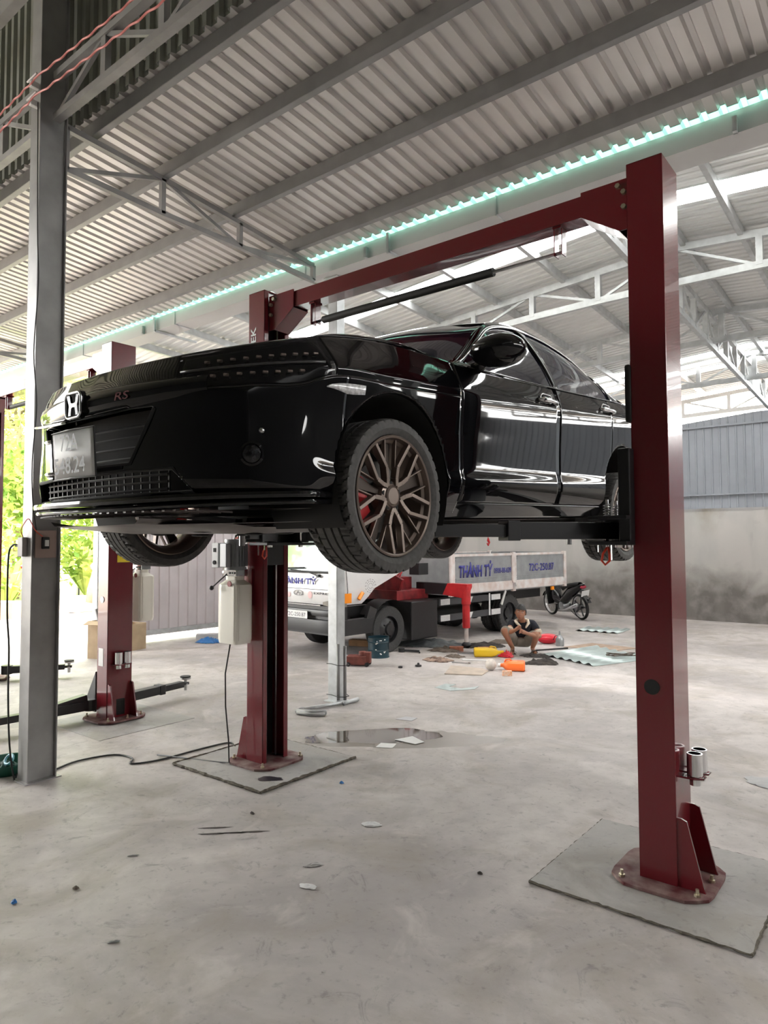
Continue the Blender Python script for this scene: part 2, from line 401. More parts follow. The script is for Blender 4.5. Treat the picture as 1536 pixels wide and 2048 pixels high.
# lattice girders under the upper wall, between the grey columns
def girder(xa, xb, label):
    y = -1.3; n = max(2, int(round((xb-xa)/.66))); st = (xb-xa)/n
    top = [(xa, y, 5.19), (xb, y, 5.19)]; bot = [(xa, y, 4.87), (xb, y, 4.87)]
    v = [((xa+i*st, y, 4.87), (xa+i*st, y, 5.19)) for i in range(1, n)]
    d = [((xa+i*st, y, 4.87 if i % 2 == 0 else 5.19), (xa+(i+1)*st, y, 5.19 if i % 2 == 0 else 4.87)) for i in range(n)]
    truss('lattice_girder', label, top, bot, v, d, m_col, .05, .06)
girder(-2.4, 3.1, 'dark lattice girder under the upper wall right of the grey column')
girder(-8.1, -2.62, 'dark lattice girder under the upper wall left of the grey column')
# gable trusses of the rear shed
def gable(y, label, m=m_gal):
    xs = [-8.1+i*.93 for i in range(19)]; xs = [x for x in xs if x < 8.6]
    tz = lambda x: z2(x, y)-.07
    bz = lambda x: z2(.2, y)-.50-.0085*(x-.2)**2
    top = [(x, y, tz(x)) for x in (-8.15, .2, 8.6)]; bot = [(x, y, bz(x)) for x in xs]
    v = [((x, y, tz(x)), (x, y, bz(x))) for x in xs]
    d = [((xs[i], y, bz(xs[i]) if i % 2 == 0 else tz(xs[i])), (xs[i+1], y, tz(xs[i+1]) if i % 2 == 0 else bz(xs[i+1]))) for i in range(len(xs)-1)]
    truss('gable_truss', label, top, bot, v, d, m, .085, .06, vw=.07)
gable(4.9, 'pale galvanised gable truss nearest to the gutter, behind the raised car')
gable(7.36, 'galvanised gable truss, second back from the gutter')
gable(9.8, 'galvanised gable truss, third back, under the far skylights')
gable(12.28, 'pale gable truss open to the sky on top of the back wall', m_white)
def ridge_truss(x, label):
    ya, yb = 1.9, 12.2; n = 16; st = (yb-ya)/n
    def tz(y): return z2(x, y)-.12
    def bz(y): return z2(x, y)-.56
    top = [(x, ya, tz(ya)), (x, yb, tz(yb))]; bot = [(x, ya, bz(ya)+.05)]+[(x, ya+i*st, bz(ya+i*st)) for i in range(1, n+1)]
    v = [((x, ya+i*st, tz(ya+i*st)), (x, ya+i*st, bz(ya+i*st))) for i in range(n+1)]
    d = [((x, ya+i*st, tz(ya+i*st) if i % 2 == 0 else bz(ya+i*st)), (x, ya+(i+1)*st, bz(ya+(i+1)*st) if i % 2 == 0 else tz(ya+(i+1)*st))) for i in range(n)]
    truss('ridge_truss', label, top, bot, v, d, m_gal, .085, .06, vw=.07)
ridge_truss(.12, 'galvanised truss running back along the ridge of the rear roof')
def icol(x, y, h, label):
    T = thing('steel_column', label, 'column', (x, y, 0))
    b_ = MB(); hw = .075; hd = .10
    b_.span((x-hw, y-hd-.005, 0), (x+hw, y-hd+.005, h)); b_.span((x-hw, y+hd-.005, 0), (x+hw, y+hd+.005, h)); b_.span((x-.045, y-hd+.006, 0), (x+.045, y+hd-.006, h))
    b_.build('shaft', m_col, T, bevel=.002)
    MB().span((x-.1, y-.13, 0), (x+.1, y+.13, .008)).build('base_plate', m_col, T)
    return T
icol(-2.53, -1.29, 8.0, 'tall grey steel I-section column in the left foreground with a switch box')
icol(-8.2, -1.29, 8.0, 'grey steel column of the next bay, beyond the left edge')
def gcol(x, y, h, label, s_=.13, m=m_gal):
    T = thing('box_column', label, 'column', (x, y, 0))
    MB().span((x-s_/2, y-s_/2, 0), (x+s_/2, y+s_/2, h)).build('shaft', m, T, bevel=.006)
    MB().span((x-.1, y-.1, 0), (x+.1, y+.1, .008)).build('base_plate', m, T)
    MB().span((x-.1, y-.1, h-.008), (x+.1, y+.1, h)).build('cap_plate', m, T)
    return T
gc = gcol(-2.47, 1.86, 4.625, 'bright galvanised square column behind the middle red lift post', .13)
gcol(-8.28, 2.35, 4.55, 'galvanised square column at the open left end of the sheet wall', .15)
gcol(3.3, 1.86, 4.59, 'galvanised square column beyond the right edge', .13)
pp = MB(); pp.cyl((-2.38, 1.79, .03), (-2.38, 1.79, .62), .017); pp.cyl((-2.33, 1.84, .03), (-2.33, 1.84, .60), .017)
pe = thing('tied_pipes', 'two short grey pipes tied upright to the foot of the galvanised column', 'pipes', (-2.36, 1.8, 0))
pp.build('pipe', m_purl, pe, smooth=True)
ti = MB()
for z in (.40, .07):
    ti.tube([(-2.55, 1.79, z), (-2.47, 1.782, z+.005), (-2.36, 1.76, z), (-2.30, 1.80, z), (-2.30, 1.87, z), (-2.39, 1.93, z)], .004, 6)
lab(ti.build('tie_wire', m_blackp, pe), 'black tie wire')
# ================================================================ RAISED CAR
m_paint = mat('black_car_paint', (.003, .003, .004), .3, 0, coat=1.0, spec=.0)
m_gloss = mat('gloss_black_trim', (.006, .006, .007), .07, 0, spec=.45)
m_glass = mat('tinted_glass', (.014, .014, .032), .03, 0, spec=.9, alpha=.88)
m_lens = mat('clear_lens', (.01, .01, .012), .05, alpha=.55, spec=.5)
m_tread = mat('tyre_tread', (.075, .072, .07), .7, 0, 50, .3)
m_under = mat('underbody_plastic', (.15, .13, .125), .42, 0, 6, .35)
m_matt = mat('matt_black', (.012, .012, .012), .8)
m_bronze = mat('bronze_alloy', (.22, .175, .15), .36, .7)
m_bronzed = mat('dark_bronze_alloy', (.06, .047, .04), .45, .7)
m_redcal = mat('red_caliper', (.45, .01, .015), .35, 0, coat=.4)
m_plate = mat('plate_white', (.75, .75, .75), .5)
m_ink = mat('plate_ink', (.06, .06, .07), .5)
m_seat = mat('dark_cloth', (.02, .02, .022), .9)

def cr(P, t):
    n = len(P); i = int(max(0, min(n-2, math.floor(t)))); f = t-i
    a, b, c, d = P[max(i-1, 0)], P[i], P[i+1], P[min(i+2, n-1)]
    if i == 0: a = P[0]*2-P[1]
    if i == n-2: d = P[n-1]*2-P[n-2]
    return .5*((2*b)+(c-a)*f+(2*a-5*b+4*c-d)*f*f+(3*b-a-3*c+d)*f*f*f)
def ev(G, u, v): return cr([cr(row, u) for row in G], v)       # G[row][k]; u along k, v across rows
V3 = lambda *a: Vector(a)

# --- wrap-around side surface (nose centre -> along the side -> tail centre)
xk = [0, .25, .45, .62, .76, .85]
side_y = [-.36, -.02, .34, .62, 1.1, 1.64, 2.1, 2.40, 2.70, 3.04, 3.34, 3.58]
rows = []
def nose_y(z, k):
    base = [-.875, -.862, -.825, -.762, -.66, -.525][k]; return base
R_def = [  # z nose, y offset nose, x scale nose, side x, side z fn
    (.262, .03, .975, .82, lambda y: .262 if y < -.3 else .195),
    (.305, .00, 1.0, .865, lambda y: .30 if y < -.3 else .275),
    (.37, -.015, 1.0, .893, lambda y: .355+.01*y),
    (.45, -.01, 1.0, .884, lambda y: .42+.03*y),
    (.56, .00, .995, .888, lambda y: .60+.01*y),
    (.66, .00, .985, .900, lambda y: .745+.045*y),
    (.735, .02, .965, .893, lambda y: .80+.048*y),
    (.80, .055, .945, None, None)]
top_x = [.805, .812, .80, .862, .866, .867, .865, .858, .848, .83, .80, .74]
top_z = [.898, .945, .962, .932, .945, .968, .99, 1.008, 1.025, 1.045, 1.055, 1.05]
for ri, (zn, yo, xs_, sx_, sz_) in enumerate(R_def):
    row = []
    for k in range(6):
        z = zn + ([0, 0, .003, .012, .03, .058][k]*(ri-4)/3 if ri >= 5 else 0)
        row.append(V3(xk[k]*xs_, nose_y(zn, k)+yo*(1-.07*k), z))
    for j, y in enumerate(side_y):
        if sx_ is None: row.append(V3(top_x[j], y, top_z[j]))
        else:
            x = sx_-(.02 if j == 11 else 0)-(.012 if (j == 0 and ri < 5) else 0)
            row.append(V3(x, y, min(sz_(y), top_z[j]-.03)))
    for (x, y) in ((.60, 3.72), (.32, 3.76), (0, 3.775)):
        z = [.30, .34, .42, .50, .64, .80, .90, 1.04][ri]; row.append(V3(x*(.93 if ri == 7 else 1), y-(.06 if ri == 7 else 0), z))
    rows.append(row)
NK = len(rows[0])-1
WHEELS = ((0.0, .335, .378), (2.70, .335, .372))
def patch(G, u0, u1, v0, v1, du=.12, dv=.16, off=0, cut=False, mirror=False, flip=False, hole=None):
    nu = max(2, int(math.ceil((u1-u0)/du))); nv = max(2, int(math.ceil((v1-v0)/dv)))
    P = []
    for j in range(nv+1):
        v = v0+(v1-v0)*j/nv; row = []
        for i in range(nu+1):
            u = u0+(u1-u0)*i/nu; p_ = ev(G, u, v)
            if off:
                e = .01; a = ev(G, u+e, v)-ev(G, u-e, v); b = ev(G, u, v+e)-ev(G, u, v-e); n = a.cross(b)
                if n.length > 1e-9: p_ = p_ + n.normalized()*off
            row.append(p_)
        P.append(row)
    vs = [q for r in P for q in r]; w = nu+1; fs = []
    ins = lambda q: any((q.y-c[0])**2+(q.z-c[1])**2 < c[2]**2 for c in WHEELS) and abs(q.x) > .6 if cut else False
    isin = [ins(q) for q in vs]; used = set()
    for j in range(nv):
        for i in range(nu):
            f = (j*w+i, j*w+i+1, (j+1)*w+i+1, (j+1)*w+i)
            if sum(isin[a] for a in f) > 2: continue
            if hole and hole(sum((vs[a] for a in f), Vector())/4): continue
            fs.append(f); used.update(f)
    for a in used:
        if isin[a]:
            q = vs[a]; c = min(WHEELS, key=lambda c: abs(q.y-c[0])); d = Vector((q.y-c[0], q.z-c[1]))
            d = d.normalized()*c[2]; vs[a] = V3(q.x, c[0]+d.x, c[1]+d.y)
    idx = {a: i for i, a in enumerate(sorted(used))}
    vs = [vs[a] for a in sorted(used)]; fs = [tuple(idx[a] for a in f) for f in fs]
    if mirror: vs = [V3(-q.x, q.y, q.z) for q in vs]
    return vs, fs
car = thing('raised_sedan', 'black four-door sedan with bronze wheels raised on the red two-post lift', 'car', (-.015, -1.40, 1.61), 0)
car.rotation_euler = (math.atan(.03), 0, 0)
CM = W(car)
def part(name, G, regs, m, parent=None, cut=False, off=0, sides=(0, 1), th=.004, du=.12, dv=.16, lbl=None):
    out = []
    for s_ in sides:
        b_ = MB(CM)
        for (u0, u1, v0, v1) in regs:
            vs, fs = patch(G, u0, u1, v0, v1, du, dv, off, cut, s_ == 1); b_.add(vs, fs)
        o = b_.build(name, m, parent or car, smooth=True)
        if th:
            sl = o.modifiers.new('thickness', 'SOLIDIFY'); sl.thickness = th; sl.offset = 0
        if lbl: o['label'] = lbl
        out.append(o)
    return out
def both(regs, name, G, m, parent=None, cut=False, th=.004, off=0, du=.12, dv=.16, lbl=None, hole=None):
    """one mesh spanning both halves (bumper, bonnet, roof)"""
    b_ = MB(CM)
    for s_ in (False, True):
        for (u0, u1, v0, v1) in regs:
            vs, fs = patch(G, u0, u1, v0, v1, du, dv, off, cut, s_, hole=hole); b_.add(vs, fs)
    o = b_.build(name, m, parent or car, smooth=True)
    wl = o.modifiers.new('weld', 'WELD'); wl.merge_threshold = .0008
    if th:
        sl = o.modifiers.new('thickness', 'SOLIDIFY'); sl.thickness = th; sl.offset = 0
    if lbl: o['label'] = lbl
    return o
K = lambda y: 6+next(j+(y-side_y[j])/(side_y[j+1]-side_y[j]) for j in range(11) if y <= side_y[j+1])
g = .004
kf = K(-.31); kd1 = K(.50); kd2 = K(1.60); kd3 = K(2.47)
# front bumper: below the bonnet, with openings for the upper grille, intake and fog pods
def hole(q):
    x = abs(q.x)
    if q.y > -.3: return False
    if .300 < q.z < .385 and x < .50+(.385-q.z)*.8: return True            # lower intake
    if .415 < q.z < .615 and x < .30+(q.z-.415)*.55: return True           # upper grille
    return False
bump = both([(0, kf, 0, 5.0), (0, 5.92, 5.0, 5.1), (0, 2.3, 5.1, 7.0)], 'front_bumper', rows, m_paint, cut=True, du=.05, dv=.05, hole=hole)
bk_ = MB(CM); bk_.grid([[V3(x, -.78+.25*x*x, z) for x in [i*.06-.6 for i in range(21)]] for z in (.29, .45, .63)]); bk_.build('grille_backing', m_matt, bump)
ho_ = MB(CM)
def onb(x, z):
    best = None
    for i in range(0, 100):
        u = i*.045
        for j in range(0, 60, 2):
            q = ev(rows, u, j*.1); d = (q.x-abs(x))**2+(q.z-z)**2
            if best is None or d < best[0]: best = (d, q)
    return V3(x, best[1].y-.003, z)
lab_ = [(-.50, .385), (-.25, .387), (0, .388), (.25, .387), (.50, .385), (.568, .300), (.3, .298), (0, .297), (-.3, .298), (-.568, .300), (-.50, .385)]
ho_.tube([onb(*q) for q in lab_], .008, 6)
lab_ = [(-.30, .415), (0, .413), (.30, .415), (.41, .612)]
ho_.tube([onb(*q) for q in lab_], .007, 6); ho_.tube([onb(-.30, .415), onb(-.41, .612)], .007, 6)
ho_.build('grille_surround', m_matt, bump, smooth=True)
# lip splitter under the bumper
sp_ = MB(CM)
pl = [ev(rows, u, .3) for u in [i*.2 for i in range(0, int(kf/.2)+1)]]
for (grow, z0, z1_, zz) in ((.075, .262, .284, 0), (.06, .238, .254, 0)):
    o_ = []; i_ = []
    for k, q in enumerate(pl):
        d = Vector((q.x*.35, -.6)).normalized() if q.x < .7 else Vector((1, -.35)).normalized()
        gr = grow*(1-.55*k/len(pl)); rise = .012*(k/len(pl))
        o_.append((q.x+d.x*gr, q.y+d.y*gr, rise)); i_.append((q.x-d.x*.03, q.y-d.y*.03, rise))
    full = [(-a, b_, r) for a, b_, r in o_[::-1]]+o_[1:]; fin = [(-a, b_, r) for a, b_, r in i_[::-1]]+i_[1:]
    G_ = [[V3(a, b_, z0+r) for a, b_, r in fin], [V3(a, b_, z0+r) for a, b_, r in full], [V3(a*1.004, b_-.004, (z0+z1_)/2+r) for a, b_, r in full], [V3(a, b_, z1_+r) for a, b_, r in full], [V3(a, b_, z1_+r) for a, b_, r in fin]]
    sp_.grid(G_+[G_[0]])
lab(sp_.build('lip_spoiler', m_gloss, bump, smooth=True, angle=.6), 'two-step gloss black chin spoiler')
rb = MB(CM)
for i in range(-13, 14):
    x = i*.045; yy = -.955+.35*x*x; rb.bar((x, yy+.05, .234), (x+.012*(1 if i > 0 else -1), yy+.19, .225), .02, .006)
lab(rb.build('chin_rib', m_under, bump), 'row of pale ribs on the underside of the chin')
# grille bars in the openings
gb_ = MB(CM)
for z in (.315, .342, .368): gb_.tube([V3(x, -.845+.17*x*x, z) for x in [i*.05-.45 for i in range(19)]], .005, 5)
for i in range(-9, 10): gb_.bar((i*.05, -.84+.17*(i*.05)**2, .30), (i*.05, -.84+.17*(i*.05)**2, .385), .006, .006)
gb_.build('intake_grille', m_blackp, bump)
gb_ = MB(CM)
for z in (.44, .48, .52, .56): gb_.tube([V3(x, -.835+.17*x*x, z) for x in [i*.05-.38 for i in range(16)]], .006, 5)
gb_.build('upper_grille', m_blackp, bump)
# full width gloss wing above the grille carrying the badges
G_ = []
for (dz, dy) in ((.0, .0), (.0, -.028), (.02, -.045), (.055, -.052), (.085, -.04), (.10, -.02), (.10, .02)):
    row = []
    for i in range(-20, 21):
        x = i*.031; k = abs(x)/.62; yb = -.870+.28*x*x+.22*max(0, abs(x)-.4)**2
        hh = 1-.45*k*k
        row.append(V3(x, yb+dy*(1-.75*k*k), .612+.045*k*k+dz*hh))
    G_.append(row)
w_ = MB(CM); w_.grid(G_+[G_[0]]); wing = w_.build('grille_wing', m_gloss, bump, smooth=True, angle=.9)
# bright lower lip of the wing at the far side
ch = MB(CM); ch.tube([V3(x, -.905+.29*x*x, .607+.045*(x/.62)**2) for x in [-.6+i*.04 for i in range(13)]], .006, 6); lab(ch.build('wing_trim', m_chrome, wing, smooth=True), 'bright trim along the wing')
# H badge
def ring(cx, cz, w, h, r, t, y, wtop=1.0):
    pts = []
    for (sx_, sz_, a0) in ((1, 1, 0), (-1, 1, 90), (-1, -1, 180), (1, -1, 270)):
        for q in range(6):
            a = math.radians(a0+q*18); f = wtop if sz_ > 0 else 1/wtop
            pts.append(V3((cx+sx_*(w/2-r)*f+r*math.cos(a)), y, cz+sz_*(h/2-r)+r*math.sin(a)))
    return pts+[pts[0], pts[1]]
bd = MB(CM); yb = -.930
bd.tube(ring(0, .662, .115, .098, .022, 0, yb, 1.04), .0055, 8, cap=False)
bdo = bd.build('badge', m_chrome, wing, smooth=True)
bk = MB(CM); bk.prism([(q.x, q.z) for q in ring(0, .662, .13, .112, .03, 0, 0, 1.04)[:-2]], 0, .016, Matrix(((1, 0, 0, 0), (0, 0, -1, -.911), (0, 1, 0, 0), (0, 0, 0, 1)))); bk.build('badge_backing', m_gloss, wing)
hb = MB(CM)
for s_ in (-1, 1):
    pts = [(s_*.047, .702), (s_*.026, .702), (s_*.017, .672), (0, .669), (0, .655), (s_*.014, .652), (s_*.020, .622), (s_*.038, .622), (s_*.031, .660)]
    hb.prism(pts if s_ < 0 else pts[::-1], 0, .006, Matrix(((1, 0, 0, 0), (0, 0, -1, -.926), (0, 1, 0, 0), (0, 0, 0, 1))))
hb.build('badge_letter', m_chrome, wing)
m_rs = mat('red_badge', (.16, .04, .045), .3, .5)
text('RS', 'trim_badge', m_rs, wing, CM @ frame((.285, -.892, .668), (1, .14, .0), (0, -.15, 1)), width=.085, height=.030, ext=.003, shear=.3, label='small red RS trim badge')
# number plate with curved clear holder, slightly bowed
pt = MB(CM); G_ = []
for j in range(2):
    G_.append([V3(-.135+.32*i/12, -.940-.012*math.cos((i-6)/6*1.3)-(.006 if j else 0), .375+.18*j) for i in range(13)])
pt.grid(G_); po = pt.build('number_plate', m_plate, bump, smooth=True); sl = po.modifiers.new('thickness', 'SOLIDIFY'); sl.thickness = .003
fr_ = MB(CM); fr_.tube([V3(-.138, -.943, .372), V3(-.138, -.949, .558), V3(.025, -.963, .558), V3(.188, -.949, .558), V3(.188, -.943, .372), V3(.025, -.956, .372), V3(-.138, -.943, .372)], .004, 6)
fr_.build('plate_frame', m_blackp, po)
text('72A', 'plate_number', m_ink, po, CM @ frame((.025, -.962, .513), (1, 0, 0), (0, -.03, 1)), width=.135, height=.064, ext=.001, bold=.012)
text('548.24', 'plate_number', m_ink, po, CM @ frame((.025, -.961, .425), (1, 0, 0), (0, -.03, 1)), width=.235, height=.064, ext=.001, bold=.012)
hd = MB(CM)
for s_ in (-1,):
    for z in (.40, .53): hd.tube([V3(s_*.15+.025, -.94, z), V3(s_*.20+.01, -.945, z), V3(s_*.225, -.92, z), V3(s_*.23, -.88, z)], .009, 6)
    hd.grid([[V3(s_*.165+.025, -.945, z), V3(s_*.205, -.943, z), V3(s_*.23, -.905, z)] for z in (.395, .46, .535)])
lab(hd.build('plate_bracket', m_chrome, bump, smooth=True), 'curved bright bracket behind the plate')
# fog lamps
for s_ in (-1, 1):
    fz = .425; f = MB(CM @ Matrix.Translation((s_*.762, -.682, fz)) @ Matrix.Rotation(s_*math.radians(40), 4, 'Z'))
    f.lathe([(.042, .03), (.044, -.004), (.036, -.007), (.034, -.002), (.03, .0), (.0, .006)], (0, 0, 0), 'Y', 24); fo = f.build('fog_lamp', m_gloss, bump, smooth=True, angle=.5)
    f = MB(CM @ Matrix.Translation((s_*.762, -.682, fz)) @ Matrix.Rotation(s_*math.radians(40), 4, 'Z')); f.lathe([(.033, -.003), (.025, -.008), (.012, -.011), (0, -.012)], (0, 0, 0), 'Y', 24)
    f.build('lens', mat('fog_glass', (.05, .05, .055), .25, .5, 70, .8, spec=.8), fo, smooth=True)
# bumper reflectors/parking sensor
for s_ in (-1, 1):
    f = MB(CM); q = ev(rows, 4.15, 3.55); f.ball((q.x*s_, q.y-.002, q.z), .011, 10, 8); f.build('parking_sensor', m_steel, bump, smooth=True)
# fenders, doors, quarters
part('front_wing', rows, [(kf+.007, kd1-.007, 0, 5.0), (5.9, kd1-.007, 5.0, 6.97)], m_paint, cut=True, du=.045, dv=.07)
HLU0, HLU1 = 2.3, 5.85
part('front_door', rows, [(kd1+.007, kd2-.007, .95, 7.0)], m_paint, du=.1, dv=.1)
part('rear_door', rows, [(kd2+.007, kd3-.007, .95, 7.0)], m_paint, cut=True, du=.05, dv=.07)
part('rear_wing', rows, [(kd3+.007, 17, 0, 7.0)], m_paint, cut=True, du=.05, dv=.07)
both([(17, NK, 0, 7.0)], 'tail', rows, m_paint)
part('sill', rows, [(K(.34), K(2.34), 0, .9)], m_gloss, cut=True, du=.06, dv=.1)
# headlamps
hp = part('headlamp', rows, [(HLU0, HLU1, 5.1, 7.0)], m_gloss, off=-.012, th=0, du=.12, dv=.2)
for s_, ho in zip((1, -1), hp):
    b_ = MB(CM)
    for (v, us) in ((5.55, [2.6+i*.28 for i in range(10)]), (6.3, [3.0+i*.28 for i in range(10)])):
        for u in us:
            q = ev(rows, u, v); q.x *= s_; b_.box(q, (.020, .014, .010), Matrix.Rotation(s_*(.5+u*.12), 3, 'Z'))
    b_.build('lamp_cell', m_bronze, ho, bevel=.003)
    vs, fs_ = patch(rows, HLU0, HLU1, 5.1, 7.0, .12, .2, .006, False, s_ < 0); l_ = MB(CM); l_.add(vs, fs_); lab(l_.build('lens', m_lens, ho, smooth=True), 'clear headlamp cover')
    t_ = MB(CM); t_.tube([V3(s_*ev(rows, u, 5.95).x, ev(rows, u, 5.95).y, ev(rows, u, 5.95).z) for u in [2.4+i*.3 for i in range(12)]], .005, 6); t_.build('light_bar', m_steel, ho, smooth=True)
# side marker lamps
m_mark = mat('clear_marker', (.9, .9, .92), .12, .1, 60, .5)
for s_ in (1, -1):
    b_ = MB(CM); G_ = []
    for j in range(3):
        row = []
        for i in range(13):
            u = K(-.359)-.28+i/12*(.28+K(-.205)-K(-.359)); tp = 4.70+.06*(i/12)**.3; bt = 4.67-.22*min(1, i/7)*(1-.2*max(0, (i-9)/3))
            v = bt+(tp-bt)*j/2; q = ev(rows, u, v); q.x = (q.x+.004)*s_; q.y -= .004 if i < 3 else 0; row.append(q)
        G_.append(row)
    b_.grid(G_); o = b_.build('side_marker', m_mark, car, smooth=True); sl = o.modifiers.new('thickness', 'SOLIDIFY'); sl.thickness = .006
# bonnet
top = rows[7]
edge = [ev(rows, i*.5, 7.0) for i in range(0, 17)]          # k 0..8 in half steps
cx_ = [0, .12, .24, .34, .43, .50, .57, .62, .66, .69, .715, .735, .75, .765, .775, .785, .795]
HG = []
for t_ in range(0, 9):
    t = t_/8; row = []
    for i, e_ in enumerate(edge):
        R_ = V3(cx_[i], .30+.10*(cx_[i]/.8)**3, 1.005-.045*(cx_[i]/.8)**2)
        L = (R_-e_).length; q = e_.lerp(R_, t); q.z += math.sin(PI*t**.8)*.045*min(1, L/1.0); row.append(q)
    HG.append(row)
bon = both([(0, 14.9, .12, 8)], 'bonnet', HG, m_paint, du=.5, dv=.5)
both([(0, 9.5, 0, .10)], 'nose_strip', HG, m_gloss, bump, du=.5, dv=.1)
# roof, pillars, glass
rail = [(.82, .52, .935), (.785, .66, 1.00), (.725, .90, 1.16), (.665, 1.12, 1.295), (.625, 1.40, 1.372), (.612, 1.70, 1.398), (.605, 2.05, 1.392), (.608, 2.4, 1.345), (.625, 2.75, 1.245), (.655, 3.05, 1.13), (.69, 3.22, 1.075)]
belt = [(.862, .56, .928), (.864, .80, .936), (.866, 1.05, .944), (.867, 1.3, .953), (.867, 1.5, .962), (.866, 1.75, .972), (.864, 2.05, .988), (.857, 2.35, 1.004), (.847, 2.65, 1.022), (.83, 2.9, 1.038), (.81, 3.15, 1.05)]
rail = [V3(*q) for q in rail]; belt = [V3(*q) for q in belt]
mid1 = [b_.lerp(r, .33)+V3(.022, 0, .006)*min(1, (r-b_).length/.3) for b_, r in zip(belt, rail)]
mid2 = [b_.lerp(r, .70)+V3(.022, 0, .008)*min(1, (r-b_).length/.3) for b_, r in zip(belt, rail)]
GG = [belt, mid1, mid2, rail]
cage = [(0, 10, 2.72, 3.0), (0, .75, 0, 2.72), (4.42, 4.72, .0, 2.72), (8.95, 10, 0, 2.72), (7.75, 7.9, .1, 2.72)]
part('side_frame', GG, cage, m_gloss, th=.006, du=.2, dv=.2)
part('door_window', GG, [(.75, 4.42, .0, 2.72)], m_glass, off=-.006, th=0, du=.2, dv=.2, lbl='front door window, dark tinted')
part('door_window', GG, [(4.72, 7.75, .0, 2.72)], m_glass, off=-.006, th=0, du=.2, dv=.2, lbl='rear door window, dark tinted')
part('quarter_window', GG, [(7.9, 8.95, .05, 2.72)], m_glass, off=-.006, th=0, du=.2, dv=.2)
for s_ in (1, -1):
    b_ = MB(CM)
    b_.tube([V3(s_*(ev(GG, u, 2.72).x+.004), ev(GG, u, 2.72).y, ev(GG, u, 2.72).z) for u in [.5+.25*i for i in range(35)]], .0055, 6)
    lab(b_.build('window_highlight', m_chrome, car, smooth=True), 'thin bright line over the side windows, added as the edge highlight')  # bright line added to stand for the reflection along the window edge
    b_ = MB(CM); b_.tube([V3(s_*(ev(GG, u, 0).x+.006), ev(GG, u, 0).y, ev(GG, u, 0).z+.004) for u in [.2+.25*i for i in range(36)]], .005, 6); b_.build('belt_trim', m_gloss, car, smooth=True)
# windscreen surface between left and right pillars, roof between rails
WB = [V3(0, .30, .995), V3(.25, .315, .99), V3(.50, .36, .975), V3(.70, .44, .955), V3(.815, .525, .94)]
WT = [V3(0, 1.13, 1.375), V3(.2, 1.135, 1.37), V3(.40, 1.15, 1.35), V3(.55, 1.17, 1.325), V3(.652, 1.18, 1.31)]
WG = []
for i in range(5):
    t = i/4; row = [a.lerp(b_, t)+V3(0, 0, .03*math.sin(PI*t)) for a, b_ in zip(WB, WT)]; row[-1] = ev([rail, rail], .02+3.2*t, .5)
    WG.append(row)
both([(0, 3.86, .1, 3.9)], 'windscreen', WG, m_glass, th=0, du=.3, dv=.3)
part('pillar', WG, [(3.86, 4, 0, 4)], m_paint, du=.1, dv=.3, th=.006)
RG = []
for i in range(15):
    u = 3.15+ (7.15-3.15)*i/14; e_ = ev([rail, rail], u, .5); hz = .045*math.sin(PI*(.12+.76*i/14))
    yc = e_.y+(-.05 if i < 5 else .0); row = []
    for j in range(5):
        f = j/4; row.append(V3(e_.x*f, e_.y+(yc-e_.y)*(1-f*f), e_.z+(.028+hz*.6)*(1-f**2.2)))
    RG.append(row)
both([(0, 4, 0, 14)], 'roof_panel', RG, m_paint, du=.3, dv=.7)
BG = []
for i in range(6):
    u = 7.15+(10-7.15)*i/5; e_ = ev([rail, rail], u, .5)
    BG.append([V3(e_.x*j/4, e_.y+.10*(1-(j/4)**2)*(i/5), e_.z+(.035-.02*i/5)*(1-(j/4)**2.2)) for j in range(5)])
both([(0, 4, 0, 5)], 'rear_screen', BG, m_glass, th=0, du=.4, dv=.5)
DG = [[V3(.69*j/4, 3.22+.1*(1-(j/4)**2), 1.075+.015*(1-j/4)) for j in range(5)], [V3(.80*j/4, 3.40, 1.062) for j in range(5)], [V3(.74*j/4, 3.62+.06*(1-(j/4)), 1.06) for j in range(5)]]
both([(0, 4, 0, 2)], 'boot_lid', DG, m_paint, du=.5, dv=.4)
# mirrors
for s_ in (1, -1):
    b_ = MB(CM)
    def mf(d): return 1.0-.12*max(0, -d.z)-.10*abs(d.x)**3*(d.x*s_ > 0)
    b_.ball((s_*1.0, .69, 1.0), (.15, .13, .085), 28, 18, mf)
    mo = b_.build('door_mirror', m_gloss, car, smooth=True)
    b_ = MB(CM); b_.tube([V3(s_*.84, .70, .935), V3(s_*.885, .70, .95), V3(s_*.93, .70, .985)], [.035, .028, .03], 10); b_.build('mirror_stalk', m_gloss, mo, smooth=True)
    b_ = MB(CM); b_.tube([V3(s_*(.93+.20*i/8), .560+.10*(i/8)**2.2, 1.02-.006*i/8) for i in range(9)], .004, 6); b_.build('indicator_strip', m_steel, mo, smooth=True)
    # handles with cups
    for (hy, hz) in ((1.43, .864), (2.39, .925)):
        q = .894 if hy < 2 else .888
        b_ = MB(CM); b_.ball((s_*(q-.004), hy+.0, hz), (.006, .075, .036), 20, 12); hc = b_.build('handle_cup', m_matt, car, smooth=True)
        b_ = MB(CM); b_.tube([V3(s_*(q+.0), hy-.115, hz), V3(s_*(q+.028), hy-.085, hz), V3(s_*(q+.034), hy, hz+.002), V3(s_*(q+.028), hy+.085, hz), V3(s_*(q), hy+.11, hz)], [.010, .014, .013, .014, .010], 10)
        lab(b_.build('door_handle', m_chrome if s_ > 0 else m_gloss, hc, smooth=True), 'bright door handle')
        b_ = MB(CM); b_.tube(ring(0, 0, .165, .085, .04, 0, 0)[:-1] and [V3(s_*(q+.001), hy+c_.x, hz+c_.z) for c_ in ring(0, 0, .165, .085, .04, 0, 0)], .0035, 6, cap=False); lab(b_.build('cup_trim', m_chrome, hc, smooth=True), 'bright rim round the handle cup')
